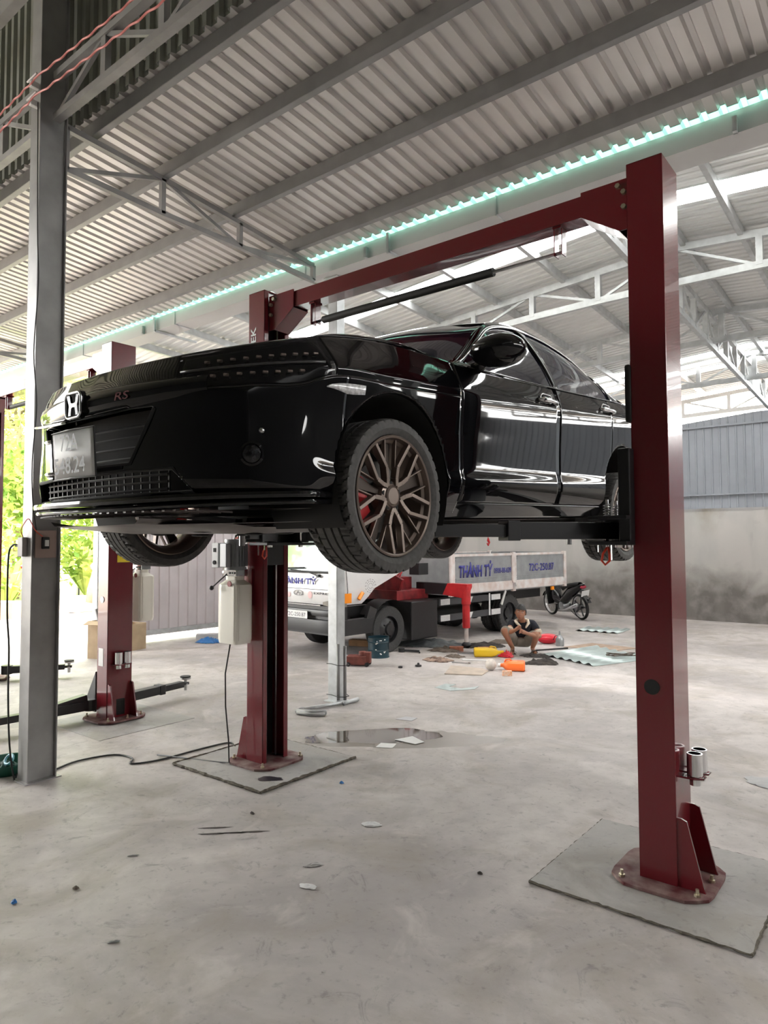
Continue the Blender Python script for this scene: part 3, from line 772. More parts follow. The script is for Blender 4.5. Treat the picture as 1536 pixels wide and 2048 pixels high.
# wheel arch liners, underside
for (wy, wz, wr) in WHEELS:
    for s_ in (1, -1):
        b_ = MB(CM); G_ = []
        for x in (.882, .80, .50): G_.append([V3(s_*x, wy+(wr-.002)*math.cos(a), wz+(wr-.002)*math.sin(a)) for a in [math.radians(-28+236*i/30) for i in range(31)]])
        b_.grid(G_); b_.build('arch_liner', m_matt, car, smooth=True)
        b_ = MB(CM); b_.add([V3(s_*.50, wy+.376*math.cos(a), max(.30, wz+.376*math.sin(a))) for a in [PI*i/16 for i in range(17)]], [tuple(range(17))]); b_.build('inner_arch', m_matt, car)
ub = MB(CM)
def plan(y): return .50 if (abs(y) < .42 or abs(y-2.7) < .42) else .80
G_ = [[], []]
for i in range(60):
    y = -.80+i*(4.45/59); w = plan(y) if y > -.55 else .42+.25*(y+.80)/.25
    G_[0].append((w, y))
ub.grid([[V3(-w, y, .185), V3(w, y, .185)] for w, y in G_[0]]); ub.grid([[V3(-w, y, .235), V3(w, y, .235)] for w, y in G_[0]])
ub.build('floor_pan', m_under, car)
ut = MB(CM); Gt = []
for (y, w, z) in ((-.86, .34, .19), (-.70, .50, .178), (-.42, .47, .150), (0, .45, .142), (.25, .42, .145), (.42, .36, .17)):
    Gt.append([V3(-w, y, z+.02), V3(-w*.9, y, z), V3(0, y, z-.004), V3(w*.9, y, z), V3(w, y, z+.02)])
ut.grid(Gt); uto = lab(ut.build('engine_undertray', m_under, car, smooth=True), 'grey plastic tray under the engine')
uh = MB(CM)
for (x, y) in ((.15, -.45), (.25, -.05), (-.1, .1), (.32, -.3)): uh.ball((x, y, .1395), (.055, .03, .006), 14, 8)
uh.build('tray_hole', m_matt, uto)
ex = MB(CM); ex.tube([V3(.1, .4, .19), V3(.12, 1.2, .165), V3(.12, 2.2, .165), V3(.3, 2.9, .2)], .032, 10); ex.build('exhaust_pipe', m_steel, car, smooth=True)
for s_ in (1, -1):
    b_ = MB(CM); b_.bar((s_*.66, .30, .19), (s_*.66, 2.3, .19), .05, .05); b_.build('jacking_rail', m_matt, car)
    b_ = MB(CM); b_.bar((s_*.66, 0, .25), (s_*.2, .05, .2), .05, .03); b_.build('suspension_arm', m_black, car)
    b_ = MB(CM); b_.bar((s_*.66, 2.7, .2), (s_*.2, 2.6, .22), .06, .03); b_.build('suspension_arm', m_black, car)
# cabin: seats, dash, headliner
b_ = MB(CM); b_.span((-.72, .55, .62), (.72, .95, .93)); b_.build('dashboard', m_seat, car, bevel=.05)
for x in (-.38, .38):
    b_ = MB(CM); b_.span((x-.25, 1.3, .42), (x+.25, 1.8, .60)); b_.box((x, 1.86, .86), (.48, .12, .58), Matrix.Rotation(-.25, 3, 'X')); b_.box((x, 1.97, 1.2), (.24, .08, .16), Matrix.Rotation(-.25, 3, 'X')); b_.build('seat', m_seat, car, bevel=.04)
b_ = MB(CM); b_.span((-.65, 2.2, .42), (.65, 2.7, .60)); b_.box((0, 2.8, .85), (1.25, .12, .55), Matrix.Rotation(-.3, 3, 'X')); b_.build('rear_bench', m_seat, car, bevel=.04)
b_ = MB(CM); b_.span((-.60, 1.35, 1.335), (.60, 2.45, 1.345)); b_.build('headliner', m_seat, car)
b_ = MB(CM); b_.span((-.80, .5, .26), (.80, 3.2, .30)); b_.build('cabin_floor', m_seat, car)
# --- wheels
def tyre_mb(M, R=.322, w=.118, rim=.250, seg=320, blk=8):
    prof = []
    # (x across, r, kind)  kind 1 = shoulder block zone, 2 = rib, 3 = groove
    xs = [-w, -w+.003, -w+.012, -.098, -.072, -.070, -.063, -.061, -.030, -.028, -.021, -.019, .012, .014, .021, .023, .050, .052, .059, .061, .098, w-.012, w-.003, w]
    for x in xs:
        ax_ = abs(x); d = 0
        if ax_ > .085: d = .30*((ax_-.085)**2)/.033*.9
        kind = 1 if ax_ > .064 else 2
        gro = any(a < x < b_ for a, b_ in ((-.0705, -.0625), (-.0285, -.0205), (.0135, .0215), (.0515, .0595)))
        prof.append((x, R-d-(.009 if gro else 0), 3 if gro else kind))
    b_ = MB(M); G_ = []
    sidew = [(-w+.012, rim+.004), (-w+.004, rim+.012), (-w-.004, rim+.03), (-w-.002, R-.022)]
    full = [(x, r, 0) for x, r in sidew]+prof+[(-x, r, 0) for x, r in sidew[::-1]]
    for (x, r, kd) in full:
        row = []
        for k in range(seg):
            sk = int(abs(x)*130) if kd == 1 else int(x*160)
            ph = (k+sk) % blk
            rr = r-(.008 if (kd == 1 and ph < 2) else 0)-(.004 if (kd == 2 and ph == 0 and abs(x) > .03) else 0)
            a = 2*PI*k/seg; row.append(V3(x, rr*math.cos(a), rr*math.sin(a)))
        G_.append(row)
    b_.grid(G_, wrap=True)
    for i in range(len(full)-1):
        for k in range(seg):
            x, r, kd = full[i]; ph = (k+(int(abs(x)*130) if kd == 1 else int(x*160))) % blk
            if (kd and kd < 3 and ph < (2 if kd == 1 else 1) and .03 < abs(x) < .11) or (kd == 3 and full[i+1][2] == 3): b_.mi[i*seg+k] = 1  # recessed faces get the black material, groove shade put into the colour
    return b_
def make_wheel():
    T = thing('wheel', 'x', 'wheel')            # turned into a part below
    for k_ in ('label', 'category'): del T[k_]
    tyre_mb(Matrix()).build('tyre', [m_tread, m_matt], T, smooth=True, angle=.5)
    b_ = MB(); b_.lathe([(.252, .104), (.252, .112), (.246, .116), (.240, .112), (.236, .098), (.228, .07), (.216, .0), (.214, -.06), (.232, -.095), (.250, -.105), (.255, -.112), (.250, -.116), (.226, -.10), (.205, -.06), (.207, 0), (.222, .08)], ax='X', n=72, closed=True)
    b_.build('rim', m_bronze, T, smooth=True, angle=.7)
    b_ = MB()
    for s_ in range(5):
        A = 2*PI*s_/5 - PI/2
        def P(r, off, x): return V3(x, r*math.cos(A)-off*math.sin(A), r*math.sin(A)+off*math.cos(A))
        for q in (-1, 1):
            pts = [(.052, .0*q, .082), (.078, .020*q, .084), (.118, .040*q, .088), (.238, .033*q, .098)]
            for a, c in zip(pts[:-1], pts[1:]):
                b_.bar(P(*a), P(*c), .0185 if a[0] < .1 else .015, .03, (1, 0, 0))
            B = A+q*math.radians(27); e_ = P(.114, .042*q, .078); f_ = V3(.088, .238*math.cos(B), .238*math.sin(B)); b_.bar(e_, f_, .006, .02, (1, 0, 0))
    so = b_.build('spokes', m_bronze, T, bevel=.0015)
    b_ = MB()
    for s_ in range(5):
        A = 2*PI*(s_+.5)/5 - PI/2; pts = [(.05, -.010), (.05, .010), (.11, .015), (.236, .032), (.236, -.032), (.11, -.015)]
        M_ = Matrix(((0, 0, 1, 0), (math.cos(A), -math.sin(A), 0, 0), (math.sin(A), math.cos(A), 0, 0), (0, 0, 0, 1)))
        b_.prism(pts, .045, .068, M_)
    b_.build('inner_spokes', m_bronzed, T, bevel=.002)
    b_ = MB(); b_.lathe([(0, .098), (.034, .098), (.040, .093), (.043, .096), (.047, .090), (.062, .084), (.072, .060), (.072, .03), (0, .03)], ax='X', n=40); hb_ = b_.build('hub', m_bronze, T, smooth=True, angle=.5)
    for s_ in range(5):
        A = 2*PI*(s_+.5)/5-PI/2; b_ = MB(); c_ = V3(0, .052*math.cos(A), .052*math.sin(A)); b_.cyl(c_+V3(.076, 0, 0), c_+V3(.0885, 0, 0), .010, 12); b_.build('nut_recess', m_matt, hb_)
    b_ = MB(); b_.lathe([(.06, .012), (.15, .012), (.15, -.012), (.06, -.012)], ax='X', n=48, closed=True); b_.lathe([(0, .02), (.065, .02), (.07, .0), (.07, -.09), (0, -.09)], ax='X', n=32); b_.build('brake_disc', mat('brake_iron', (.10, .095, .09), .5, .8), T, smooth=True, angle=.5)
    return T
def caliper(T, sgn):
    b_ = MB(); G_ = []
    for x in (-.03, .045):
        for (r) in (.105, .170):
            G_.append([V3(x, -r*math.cos(a), r*math.sin(a)) for a in [math.radians(-32+64*i/8) for i in range(9)]])
    G_ = [G_[0], G_[1], G_[3], G_[2]]
    b_.grid(G_+[G_[0]]); b_.build('brake_caliper', m_redcal, T, bevel=.006)
proto = make_wheel(); caliper(proto, 1)
for (x, y, z, first) in ((.785, -.03, .285, True), (-.785, -.03, .285, False), (.785, 2.70, .195, False), (-.785, 2.70, .195, False)):
    w_ = proto if first else copy_tree(proto)
    w_.parent = car; w_.location = (x, y, z); w_.rotation_euler = (math.radians(3), 0, 0 if x > 0 else PI)
# ================================================================ TWO-POST LIFTS
m_hose = mat('red_cable', (.75, .06, .03), .4)
m_tank = mat('milky_tank', (.92, .89, .80), .35, 0, 0, 0)
m_tank.node_tree.nodes['Principled BSDF'].inputs['Subsurface Weight'].default_value = .0
m_motor = mat('motor_grey', (.33, .34, .35), .38, .5)
HT = 3.684
def column_parts(T, x, y, f, carriage_z, socket_dx=None):
    """f=+1: channel opens towards +X, -1 towards -X"""
    w, d, t = .183, .262, .008
    b_ = MB()
    back = x-f*w/2
    b_.span((back, y-d/2, .02), (back+f*t, y+d/2, HT))
    for s_ in (-1, 1):
        b_.span((back, y+s_*d/2, .02), (x+f*w/2, y+s_*(d/2-t), HT))
        b_.span((x+f*(w/2-t), y+s_*d/2, .02), (x+f*w/2, y+s_*(d/2-.045), HT))
    b_.span((back, y-d/2, HT-.01), (x+f*w/2, y+d/2, HT))
    b_.build('post', m_red, T, bevel=.004)
    b_ = MB(); pts = []
    for a in range(0, 360, 12):
        r = 1/max(abs(math.cos(math.radians(a)))/.24, abs(math.sin(math.radians(a)))/.25)
        r = min(r, .285); pts.append((x-f*.01+r*math.cos(math.radians(a)), y+r*math.sin(math.radians(a))))
    b_.prism(pts, .012, .028); bp_ = b_.build('base_plate', m_dusty, T, bevel=.002)
    for s_ in (-1, 1):                                     # gussets behind and beside the post
        b_ = MB(); M_ = Matrix(((f, 0, 0, x), (0, 0, 1, y+s_*(d/2-.012)), (0, 1, 0, 0), (0, 0, 0, 1)))
        b_.prism([(-w/2+.002, .028), (-w/2-.125, .028), (-w/2-.115, .06), (-w/2-.045, .345), (-w/2-.02, .355), (-w/2+.002, .355)], -.006, .006, M_)
        b_.build('gusset', m_red, T)
    for (dx, dy) in ((.16, -.19), (-.19, -.17), (-.17, .19), (.17, .19), (-.21, .02)):
        b_ = MB(); b_.cyl((x+f*dx, y+dy, .028), (x+f*dx, y+dy, .040), .016, 6); b_.cyl((x+f*dx, y+dy, .04), (x+f*dx, y+dy, .062), .008, 8); b_.build('anchor_bolt', m_bolt, bp_)
    # inside the channel: cylinder, chain
    b_ = MB(); b_.cyl((x+f*.0, y-.055, .03), (x+f*.0, y-.055, 1.35), .028, 14); b_.build('ram_cylinder', m_black, T, smooth=True, angle=.6)
    b_ = MB(); b_.cyl((x, y-.055, 1.35), (x, y-.055, HT-.3), .014, 10); b_.build('ram_rod', m_chrome, T, smooth=True)
    b_ = MB(); b_.cyl((x+f*.045, y+.045, .05), (x+f*.045, y+.045, HT-.1), .007, 8); b_.build('lift_cable', m_steel, T, smooth=True)
    b_ = MB(); b_.span((x-f*.075, y-.115, .03), (x-f*.07, y+.115, HT-.02)); b_.build('slide_liner', m_black, T)
    b_ = MB(); b_.span((x-f*.06, y-.108, carriage_z-.42), (x+f*.085, y+.108, carriage_z+.75)); b_.build('carriage', m_black, T, bevel=.004)
    return bp_
def sockets(T, x, y0, z):
    """pair of height adapters in a wire rack on the +X face at x"""
    b_ = MB(); b_.span((x, y0-.09, z-.005), (x+.012, y0+.09, z))
    for dy in (-.045, .045): b_.tube([(x, y0+dy-.045, z), (x+.06, y0+dy-.045, z), (x+.10, y0+dy-.02, z), (x+.10, y0+dy+.02, z), (x+.06, y0+dy+.045, z), (x, y0+dy+.045, z)], .005, 6)
    b_.build('adapter_rack', m_red, T)
    for dy in (-.045, .045):
        b_ = MB(); c_ = (x+.055, y0+dy, z-.04)
        b_.lathe([(.026, 0), (.026, .035), (.037, .037), (.037, .155), (.030, .155), (.030, .05), (.0, .05), (.0, 0)], c_, 'Z', 20); b_.build('height_adapter', m_chrome, T, smooth=True, angle=.5)
def pad(A, p, top):
    b_ = MB(); b_.lathe([(.0, -.075), (.018, -.075), (.018, -.01), (.030, -.01), (.030, .0), (.018, 0), (.018, top), (.06, top), (.06, top+.018), (0, top+.018)], p, 'Z', 24)
    b_.build('lifting_pad', m_steel, A, smooth=True, angle=.5)
    b_ = MB(); b_.lathe([(0, top+.018), (.058, top+.018), (.058, top+.032), (0, top+.032)], p, 'Z', 24); b_.build('rubber_pad', m_rubber, A)
def arm(name_parent, pivot, tip, z, ext=.62, h=.088, w=.10, top=.05):
    """telescopic swing arm as parts of the lift"""
    A = bpy.data.objects.new('swing_arm', None); COL.objects.link(A); A.parent = name_parent
    A.matrix_basis = W(name_parent).inverted() @ Matrix.Translation((pivot[0], pivot[1], z))
    p0, p1 = V3(pivot[0], pivot[1], z), V3(tip[0], tip[1], z); d = (p1-p0); L = d.length; d.normalize()
    b_ = MB(); b_.bar(p0, p0+d*L*ext, w, h); b_.cyl(p0-V3(0, 0, h/2+.01), p0+V3(0, 0, h/2+.01), .065, 20); b_.build('outer_tube', m_black, A, bevel=.004)
    b_ = MB(); b_.bar(p0+d*L*ext*.7, p1-d*.05, w*.74, h*.72); b_.build('inner_tube', m_black, A, bevel=.003)
    b_ = MB(); b_.bar(p0+d*(L*ext-.07), p0+d*(L*ext), w+.014, h+.014); b_.build('arm_collar', m_black, A, bevel=.004)
    b_ = MB(); b_.bar(p1-d*.10, p1+d*.035, .05, .028); b_.build('tip_clevis', m_black, A, bevel=.004)
    pad(A, p1, top); return A
def carriage_gear(T, pv, z, f):
    b_ = MB(); b_.lathe([(.0, -.065), (.075, -.065), (.078, -.05), (.078, -.035), (.0, -.035)], (pv[0], pv[1], z+.11), 'Z', 28); b_.build('arm_lock_gear', m_black, T)
    b_ = MB(); b_.cyl((pv[0], pv[1], z-.09), (pv[0], pv[1], z+.21), .019, 14); b_.build('pivot_pin', m_chrome, T, smooth=True)
    b_ = MB(); b_.cyl((pv[0]-f*.06, pv[1]-.06, z-.09), (pv[0]-f*.06, pv[1]-.06, z+.17), .009, 10)
    b_.build('lock_pin', m_chrome, T, smooth=True)
    b_ = MB(); pts = [(pv[0]-f*.06, pv[1]-.06, z+.02+.0125*i/6) if False else (pv[0]-f*.06+.017*math.cos(i*1.05), pv[1]-.06+.017*math.sin(i*1.05), z+.02+.0023*i) for i in range(55)]
    b_.tube(pts, .003, 5); b_.build('lock_spring', m_steel, T)
def lift(X, Y, label, cz, span=3.0, raised=True):
    T = thing('two_post_lift', label, 'car lift', (X, Y, 0))
    xl, xr = X-span/2, X+span/2
    column_parts(T, xl, Y, 1, cz); column_parts(T, xr, Y, -1, cz)
    # overhead beam with bolted end brackets
    zb = HT-.10
    b_ = MB(); b_.span((xl+.12, Y-.065, zb-.075), (xr-.12, Y+.065, zb+.045)); b_.build('overhead_beam', m_red, T, bevel=.004)
    for s_, xx in ((1, xl), (-1, xr)):
        b_ = MB()
        for q in (-1, 1):
            M_ = Matrix(((s_, 0, 0, xx), (0, 0, 1, Y+q*.075), (0, 1, 0, 0), (0, 0, 0, 1)))
            b_.prism([(.088, zb-.22), (.15, zb-.22), (.36, zb-.085), (.36, zb+.055), (.088, zb+.055)], -.005, .005, M_)
        b_.add([V3(xx+s_*.15, Y-.075, zb-.22), V3(xx+s_*.36, Y-.075, zb-.085), V3(xx+s_*.36, Y+.075, zb-.085), V3(xx+s_*.15, Y+.075, zb-.22)], [(0, 1, 2, 3)])
        br = b_.build('beam_bracket', m_red, T)
        for (dx, dz) in ((.12, -.02), (.12, -.10), (.15, .02)):
            b_ = MB(); b_.cyl((xx+s_*dx, Y-.10, zb+dz), (xx+s_*dx, Y-.075, zb+dz), .014, 6); b_.build('bolt', m_bolt, br)
        b_ = MB(); b_.lathe([(.055, -.012), (.062, -.012), (.062, -.016), (.062, .016), (.055, .012), (0, .012)], (xx+s_*.06, Y-.03, HT-.04), 'X', 20); b_.build('pulley', m_steel, T, smooth=True)
    # padded shut-off bar below the beam
    for xx in (xl+.52, xr-.52):
        b_ = MB(); b_.span((xx-.025, Y-.03, zb-.235), (xx-.02, Y+.03, zb-.07)); b_.span((xx+.02, Y-.03, zb-.235), (xx+.025, Y+.03, zb-.07)); b_.span((xx-.025, Y-.045, zb-.085), (xx+.025, Y+.045, zb-.075)); b_.build('bar_hanger', m_red, T)
    b_ = MB(); b_.cyl((xl+.50, Y-.0, zb-.215), (xr-.50, Y-.0, zb-.215), .010, 10); b_.build('shutoff_bar', m_steel, T, smooth=True)
    b_ = MB(); b_.lathe([(.010, 0), (.027, .004), (.027, span-1.556), (.010, span-1.56)], (xl+.60, Y, zb-.215), 'X', 16); b_.build('foam_sleeve', m_rubber, T, smooth=True, angle=.6)
    return T
def power_unit(T, x, y, z, name='power_unit'):
    P = bpy.data.objects.new(name, None); COL.objects.link(P); P.parent = T; P.matrix_basis = W(T).inverted() @ Matrix.Translation((x, y, z))
    # milky ribbed oil tank
    b_ = MB(); G_ = []
    for (sx_, zz) in ((.55, -.02), (.55, -.05), (.97, -.085), (1, -.10), (1, -.50), (.94, -.53)):
        row = []
        for k in range(72):
            a = 2*PI*k/72; c, s_ = math.cos(a), math.sin(a); e = .32
            px, py = .118*math.copysign(abs(c)**e, c), .085*math.copysign(abs(s_)**e, s_)
            rib = .004*(1 if (k % 6 < 3 and -.5 < zz < -.085) else 0)
            f_ = 1-rib/.09; row.append(V3(x+px*sx_*f_, y+py*sx_*f_, z+zz))
        G_.append(row)
    b_.grid(G_, wrap=True); b_.add(G_[-1], [tuple(range(72))]); b_.add(G_[0], [tuple(range(72))]); b_.build('oil_tank', m_tank, P, smooth=True, angle=.4)
    b_ = MB(); b_.span((x-.075, y-.055, z-.02), (x+.08, y+.055, z+.03)); b_.cyl((x-.11, y-.02, z+.005), (x-.07, y-.02, z+.005), .022, 12); vb = b_.build('valve_block', m_chrome, P, bevel=.004)
    for dx in (.0, .03, .055):
        b_ = MB(); b_.cyl((x+dx, y-.062, z+.005), (x+dx, y-.054, z+.005), .009, 10); b_.build('port', m_black, vb)
    b_ = MB(); b_.cyl((x-.03, y-.05, z+.0), (x-.12, y-.13, z-.11), .005, 8); b_.ball((x-.12, y-.13, z-.11), .018, 12, 8); b_.build('release_lever', m_blackp, P, smooth=True)
    b_ = MB(); b_.cyl((x+.04, y-.092, z-.075), (x+.04, y-.085, z-.075), .022, 16); b_.build('tank_cap', mat('red_cap', (.25, .02, .02), .4), P)
    # finned motor with end bells, start box
    b_ = MB(); b_.cyl((x+.0, y, z+.03), (x, y, z+.245), .075, 28)
    for k in range(22):
        a = 2*PI*k/22; c, s_ = math.cos(a), math.sin(a); b_.box((x+.082*c, y+.082*s_, z+.14), (.026, .005, .17), Matrix.Rotation(a, 3, 'Z'))
    b_.cyl((x, y, z+.235), (x, y, z+.262), .085, 28); b_.cyl((x, y, z+.028), (x, y, z+.048), .085, 28); b_.build('motor', m_motor, P, smooth=True, angle=.5)
    b_ = MB(); b_.span((x-.03, y-.125, z+.05), (x+.045, y-.08, z+.23)); b_.build('motor_plate', m_motor, P, bevel=.005)
    b_ = MB(); b_.span((x-.135, y-.12, z+.045), (x-.055, y+.01, z+.235)); sb = b_.build('switch_box', mat('light_grey_box', (.62, .63, .64), .4), P, bevel=.006)
    b_ = MB(); b_.span((x-.112, y-.124, z+.165), (x-.085, y-.119, z+.195)); b_.build('rating_label', m_matt, sb); b_ = MB(); b_.cyl((x-.098, y-.128, z+.085), (x-.098, y-.118, z+.085), .016, 14); b_.build('push_button', m_matt, sb)
    return P
T1 = lift(0, 0, 'near red two-post lift with black arms holding up the black sedan', 1.95)
xr, xl = 1.50, -1.50
ZA = 1.76

for (pv, tp_) in (((1.30, .02), (.655, -.93)), ((1.30, .16), (.66, .80)), ((-1.30, -.16), (-.70, -.93)), ((-1.30, .16), (-.66, .80))):
    arm(T1, pv, tp_, ZA, top=.0 if tp_[1] < 0 else .05)
    carriage_gear(T1, pv, ZA, 1 if pv[0] > 0 else -1)
for s_ in (-1, 1):
    b_ = MB(); b_.span((s_*1.22, -.26, ZA-.075), (s_*1.42, .26, ZA-.055)); b_.span((s_*1.22, -.26, ZA+.055), (s_*1.42, .26, ZA+.075)); b_.build('carriage_plate', m_black, T1, bevel=.003)
    b_ = MB(); b_.span((s_*1.36, -.20, ZA-.07), (s_*1.42, .20, ZA+.42)); b_.build('carriage_head', m_black, T1, bevel=.006)
    b_ = MB(); b_.tube([(s_*1.30, -.20, ZA-.085), (s_*1.28, -.21, ZA-.12), (s_*1.275, -.215, ZA-.155), (s_*1.295, -.22, ZA-.175), (s_*1.318, -.22, ZA-.155), (s_*1.315, -.215, ZA-.12), (s_*1.305, -.20, ZA-.085)], .006, 8); lab(b_.build('release_loop', m_hose, T1, smooth=True), 'red cable loop hanging under the carriage')
    b_ = MB(); b_.tube([(s_*1.27, -.24, ZA-.06), (s_*1.27, -.24, ZA-.11)], .005, 6); b_.tube([(s_*1.34, -.24, ZA-.06), (s_*1.34, -.24, ZA-.15)], .006, 6); b_.build('guide_hook', m_chrome, T1)
    b_ = MB(); b_.span((s_*1.385, -.15, 2.32), (s_*1.415, -.135+.1, 2.62)); b_.build('door_bumper', m_rubber, T1, bevel=.01)
sockets(T1, 1.592, .05, .53)
b_ = MB(); b_.cyl((1.488, -.1335, .975), (1.488, -.1315, .975), .038, 24); b_.build('round_sticker', m_matt, T1)
text('EK', 'post_lettering', m_white, T1, frame((-1.535, -.1325, 3.345), (0, 0, 1), (-1, 0, 0)), width=.12, height=.06, ext=.001, bold=.02, label='white letters EK running up the post')
pu = power_unit(T1, -1.60, -.245, 1.47)
b_ = MB(); b_.span((-1.62, -.15, 1.22), (-1.52, -.125, 1.50)); b_.build('unit_bracket', m_red, T1)
b_ = MB()
b_.tube([(-1.66, -.24, .93), (-1.68, -.27, .7), (-1.675, -.27, .45), (-1.65, -.26, .2), (-1.64, -.26, .03), (-1.75, -.27, .012), (-2.3, -.45, .010)], .006, 6)
b_.build('mains_flex', m_blackp, T1, smooth=True)
b_ = MB(); b_.tube([(-1.60, -.15, 1.73), (-1.68, -.1, 1.78), (-1.75, .0, 1.75), (-1.80, .05, 1.70)], .008, 6); b_.tube([(-1.66, -.2, 1.72), (-1.70, -.16, 1.76), (-1.64, -.13, 1.80), (-1.6, -.1, 1.78)], .009, 6); b_.build('hydraulic_hose', m_blackp, T1, smooth=True)
b_ = MB(); [b_.lathe([(.008, 0), (.016, 0), (.016, .012), (.008, .012)], (-1.63+.018*i, -.2, 1.735+.006*(i % 2)), 'Z', 14) for i in range(4)]; lab(b_.build('warning_ring', m_hose, T1), 'red plastic rings on top of the motor')
T2 = lift(-5.193, -.02, 'second red two-post lift at far left with its black arms lowered', .40)
for (pv, tp_) in (((-3.88, -.16), (-3.93, -1.15)), ((-3.88, .16), (-4.0, 1.02)), ((-6.5, -.16), (-6.1, -.95)), ((-6.5, .16), (-6.1, .75))):
    arm(T2, pv, tp_, .13, top=.05)
b_ = MB(); b_.prism([(-3.83, .06), (-4.02, .06), (-4.02, .14), (-3.83, .45)], -.14, -.12, Matrix(((1, 0, 0, 0), (0, 0, 1, 0), (0, 1, 0, 0), (0, 0, 0, 1)))); b_.build('carriage_web', m_black, T2)
b_ = MB(); b_.bar((-3.9, -.2, .20), (-3.92, -.6, .14), .09, .07); b_.build('arm_brace', m_black, T2, bevel=.004)
sockets(T2, -3.60, -.02, .54)
b_ = MB(); b_.span((-3.602, -.06, 1.52), (-3.600, .10, 1.59)); lab(b_.build('warning_label', mat('yellow_label', (.85, .62, .02), .5), T2), 'yellow warning label')
b_ = MB(); b_.span((-3.755, -.154, .52), (-3.67, -.151, .69)); b_.build('paper_label', m_white, T2)
b_ = MB(); b_.cyl((-3.70, -.157, 1.16), (-3.70, -.151, 1.16), .03, 18); b_.build('round_cap', m_steel, T2)
b_ = MB(); b_.span((-3.606, -.05, .045), (-3.600, .04, .20)); b_.build('cable_slot', m_matt, T2, bevel=.02)
power_unit(T2, -3.66, .24, 1.46)
# ================================================================ CRANE TRUCK
m_wtruck = mat('white_cab_paint', (.74, .73, .73), .3, 0, 4, .05, coat=.4)
m_red2 = mat('bright_red_paint', (.62, .03, .035), .4, 0, 8, .25)
m_red3 = mat('dull_crane_red', (.30, .02, .025), .45, 0, 8, .5)
m_amber = mat('amber_lens', (.95, .30, .02), .2)
m_blue = mat('blue_lettering', (.05, .05, .30), .5)
m_panel = mat('grey_dropside', (.36, .37, .38), .5, .2, 6, .2)
m_tglass = mat('cab_glass', (.30, .36, .34), .05, .1, spec=.9)
m_ttyre = mat('dusty_tyre', (.055, .055, .055), .8, 0, 30, .3)
tk = thing('crane_truck', 'white and red crane truck with blue lettering parked behind the lift', 'truck', (-4.85, 4.83, 0), -.0864)
TM = W(tk)
def tb(name, m, fn, parent=None, **kw):
    b_ = MB(TM); fn(b_); return b_.build(name, m, parent or tk, **kw)
# cab: lofted sections from the bumper line up
def cab(b_):
    G_ = []
    for (z, fy, w, r) in ((.80, -1.14, .86, .16), (.90, -1.17, .90, .17), (1.02, -1.17, .915, .17), (1.24, -1.14, .92, .16), (1.30, -1.12, .92, .15), (1.98, -.92, .84, .14), (2.06, -.82, .76, .14)):
        row = []
        for (sx_, a0) in ((-1, 180), (1, 270)):
            for k in range(7):
                a = math.radians(a0+k*15); row.append(V3(sx_*(w-r)+r*math.cos(a), fy+r+r*math.sin(a), z))
        row.append(V3(w, .18, z)); row.append(V3(-w, .18, z))
        if z < 1.2:
            cut = -.62+.35*(z-.8)/.35
            row[-2] = V3(w, cut, z); row[-1] = V3(-w, cut, z)
        G_.append(row)
    b_.grid(G_, wrap=True); b_.add(G_[-1], [tuple(range(16))])
tb('cab', m_wtruck, cab, smooth=True, angle=.5)
tb('windscreen', m_tglass, lambda b_: b_.grid([[V3(x, -1.155+.05*abs(x)**3, 1.29), V3(x*.93, -.975+.05*abs(x)**3, 1.93)] for x in [i*.1-.8 for i in range(17)]]), smooth=True)
tb('screen_seal', m_blackp, lambda b_: b_.tube([V3(x, -1.16+.05*abs(x)**3, 1.275) for x in [i*.1-.82 for i in range(17)]], .018, 6), smooth=True)
def wip(b_):
    b_.tube([(.52, -1.19, 1.22), (.30, -1.185, 1.275), (-.12, -1.175, 1.30)], .010, 6); b_.tube([(-.45, -1.175, 1.315), (.18, -1.16, 1.335)], .012, 6); b_.cyl((.52, -1.2, 1.22), (.52, -1.15, 1.22), .025, 10)
tb('wiper', m_blackp, wip)
tb('panel_gap', m_matt, lambda b_: b_.tube([V3(x, -1.172+.0*x, 1.02) for x in (-.72, 0, .72)], .004, 4))
tb('door_seam', m_matt, lambda b_: b_.tube([(.905, -.985, .83), (.93, -.97, 1.0), (.925, -1.0, 1.3)], .005, 4))
for s_ in (-1, 1):
    tb('door_glass', m_tglass, lambda b_: b_.grid([[V3(s_*.925, -.85, 1.35), V3(s_*.925, .05, 1.35)], [V3(s_*.852, -.78, 1.92), V3(s_*.852, .05, 1.92)]]))
    hl = tb('headlamp', mat('lamp_glass', (.35, .33, .30), .1, .3), lambda b_: b_.grid([[V3(s_*x, y, z0+(z1_-z0)*j/2) for x, y, z0, z1_ in ((.62, -1.178, .80, .845), (.78, -1.15, .775, .875), (.87, -1.09, .765, .89), (.925, -.985, .78, .90))] for j in range(3)]), smooth=True)
    tb('turn_signal', m_amber, lambda b_: b_.grid([[V3(s_*x, y, z) for x, y in ((.80, -1.15), (.885, -1.085), (.932, -.98), (.935, -.90))] for z in (.83, .97)]), smooth=True)
    tb('side_indicator', m_amber, lambda b_: b_.tube([(s_*.92, -.74, .87), (s_*.925, -.66, .97)], .028, 8))
text('THÀNH TỶ', 'cab_lettering', m_blue, tk, TM @ frame((.0, -1.180, 1.135), (1, 0, 0), (0, .0, 1)), width=.96, height=.085, ext=.002, bold=.03, over=.70)
text('EXPRESS', 'cab_lettering', m_ink, tk, TM @ frame((.62, -1.178, .965), (1, 0, 0), (0, 0, 1)), width=.40, height=.032, ext=.002, space=1.2, bold=.01)
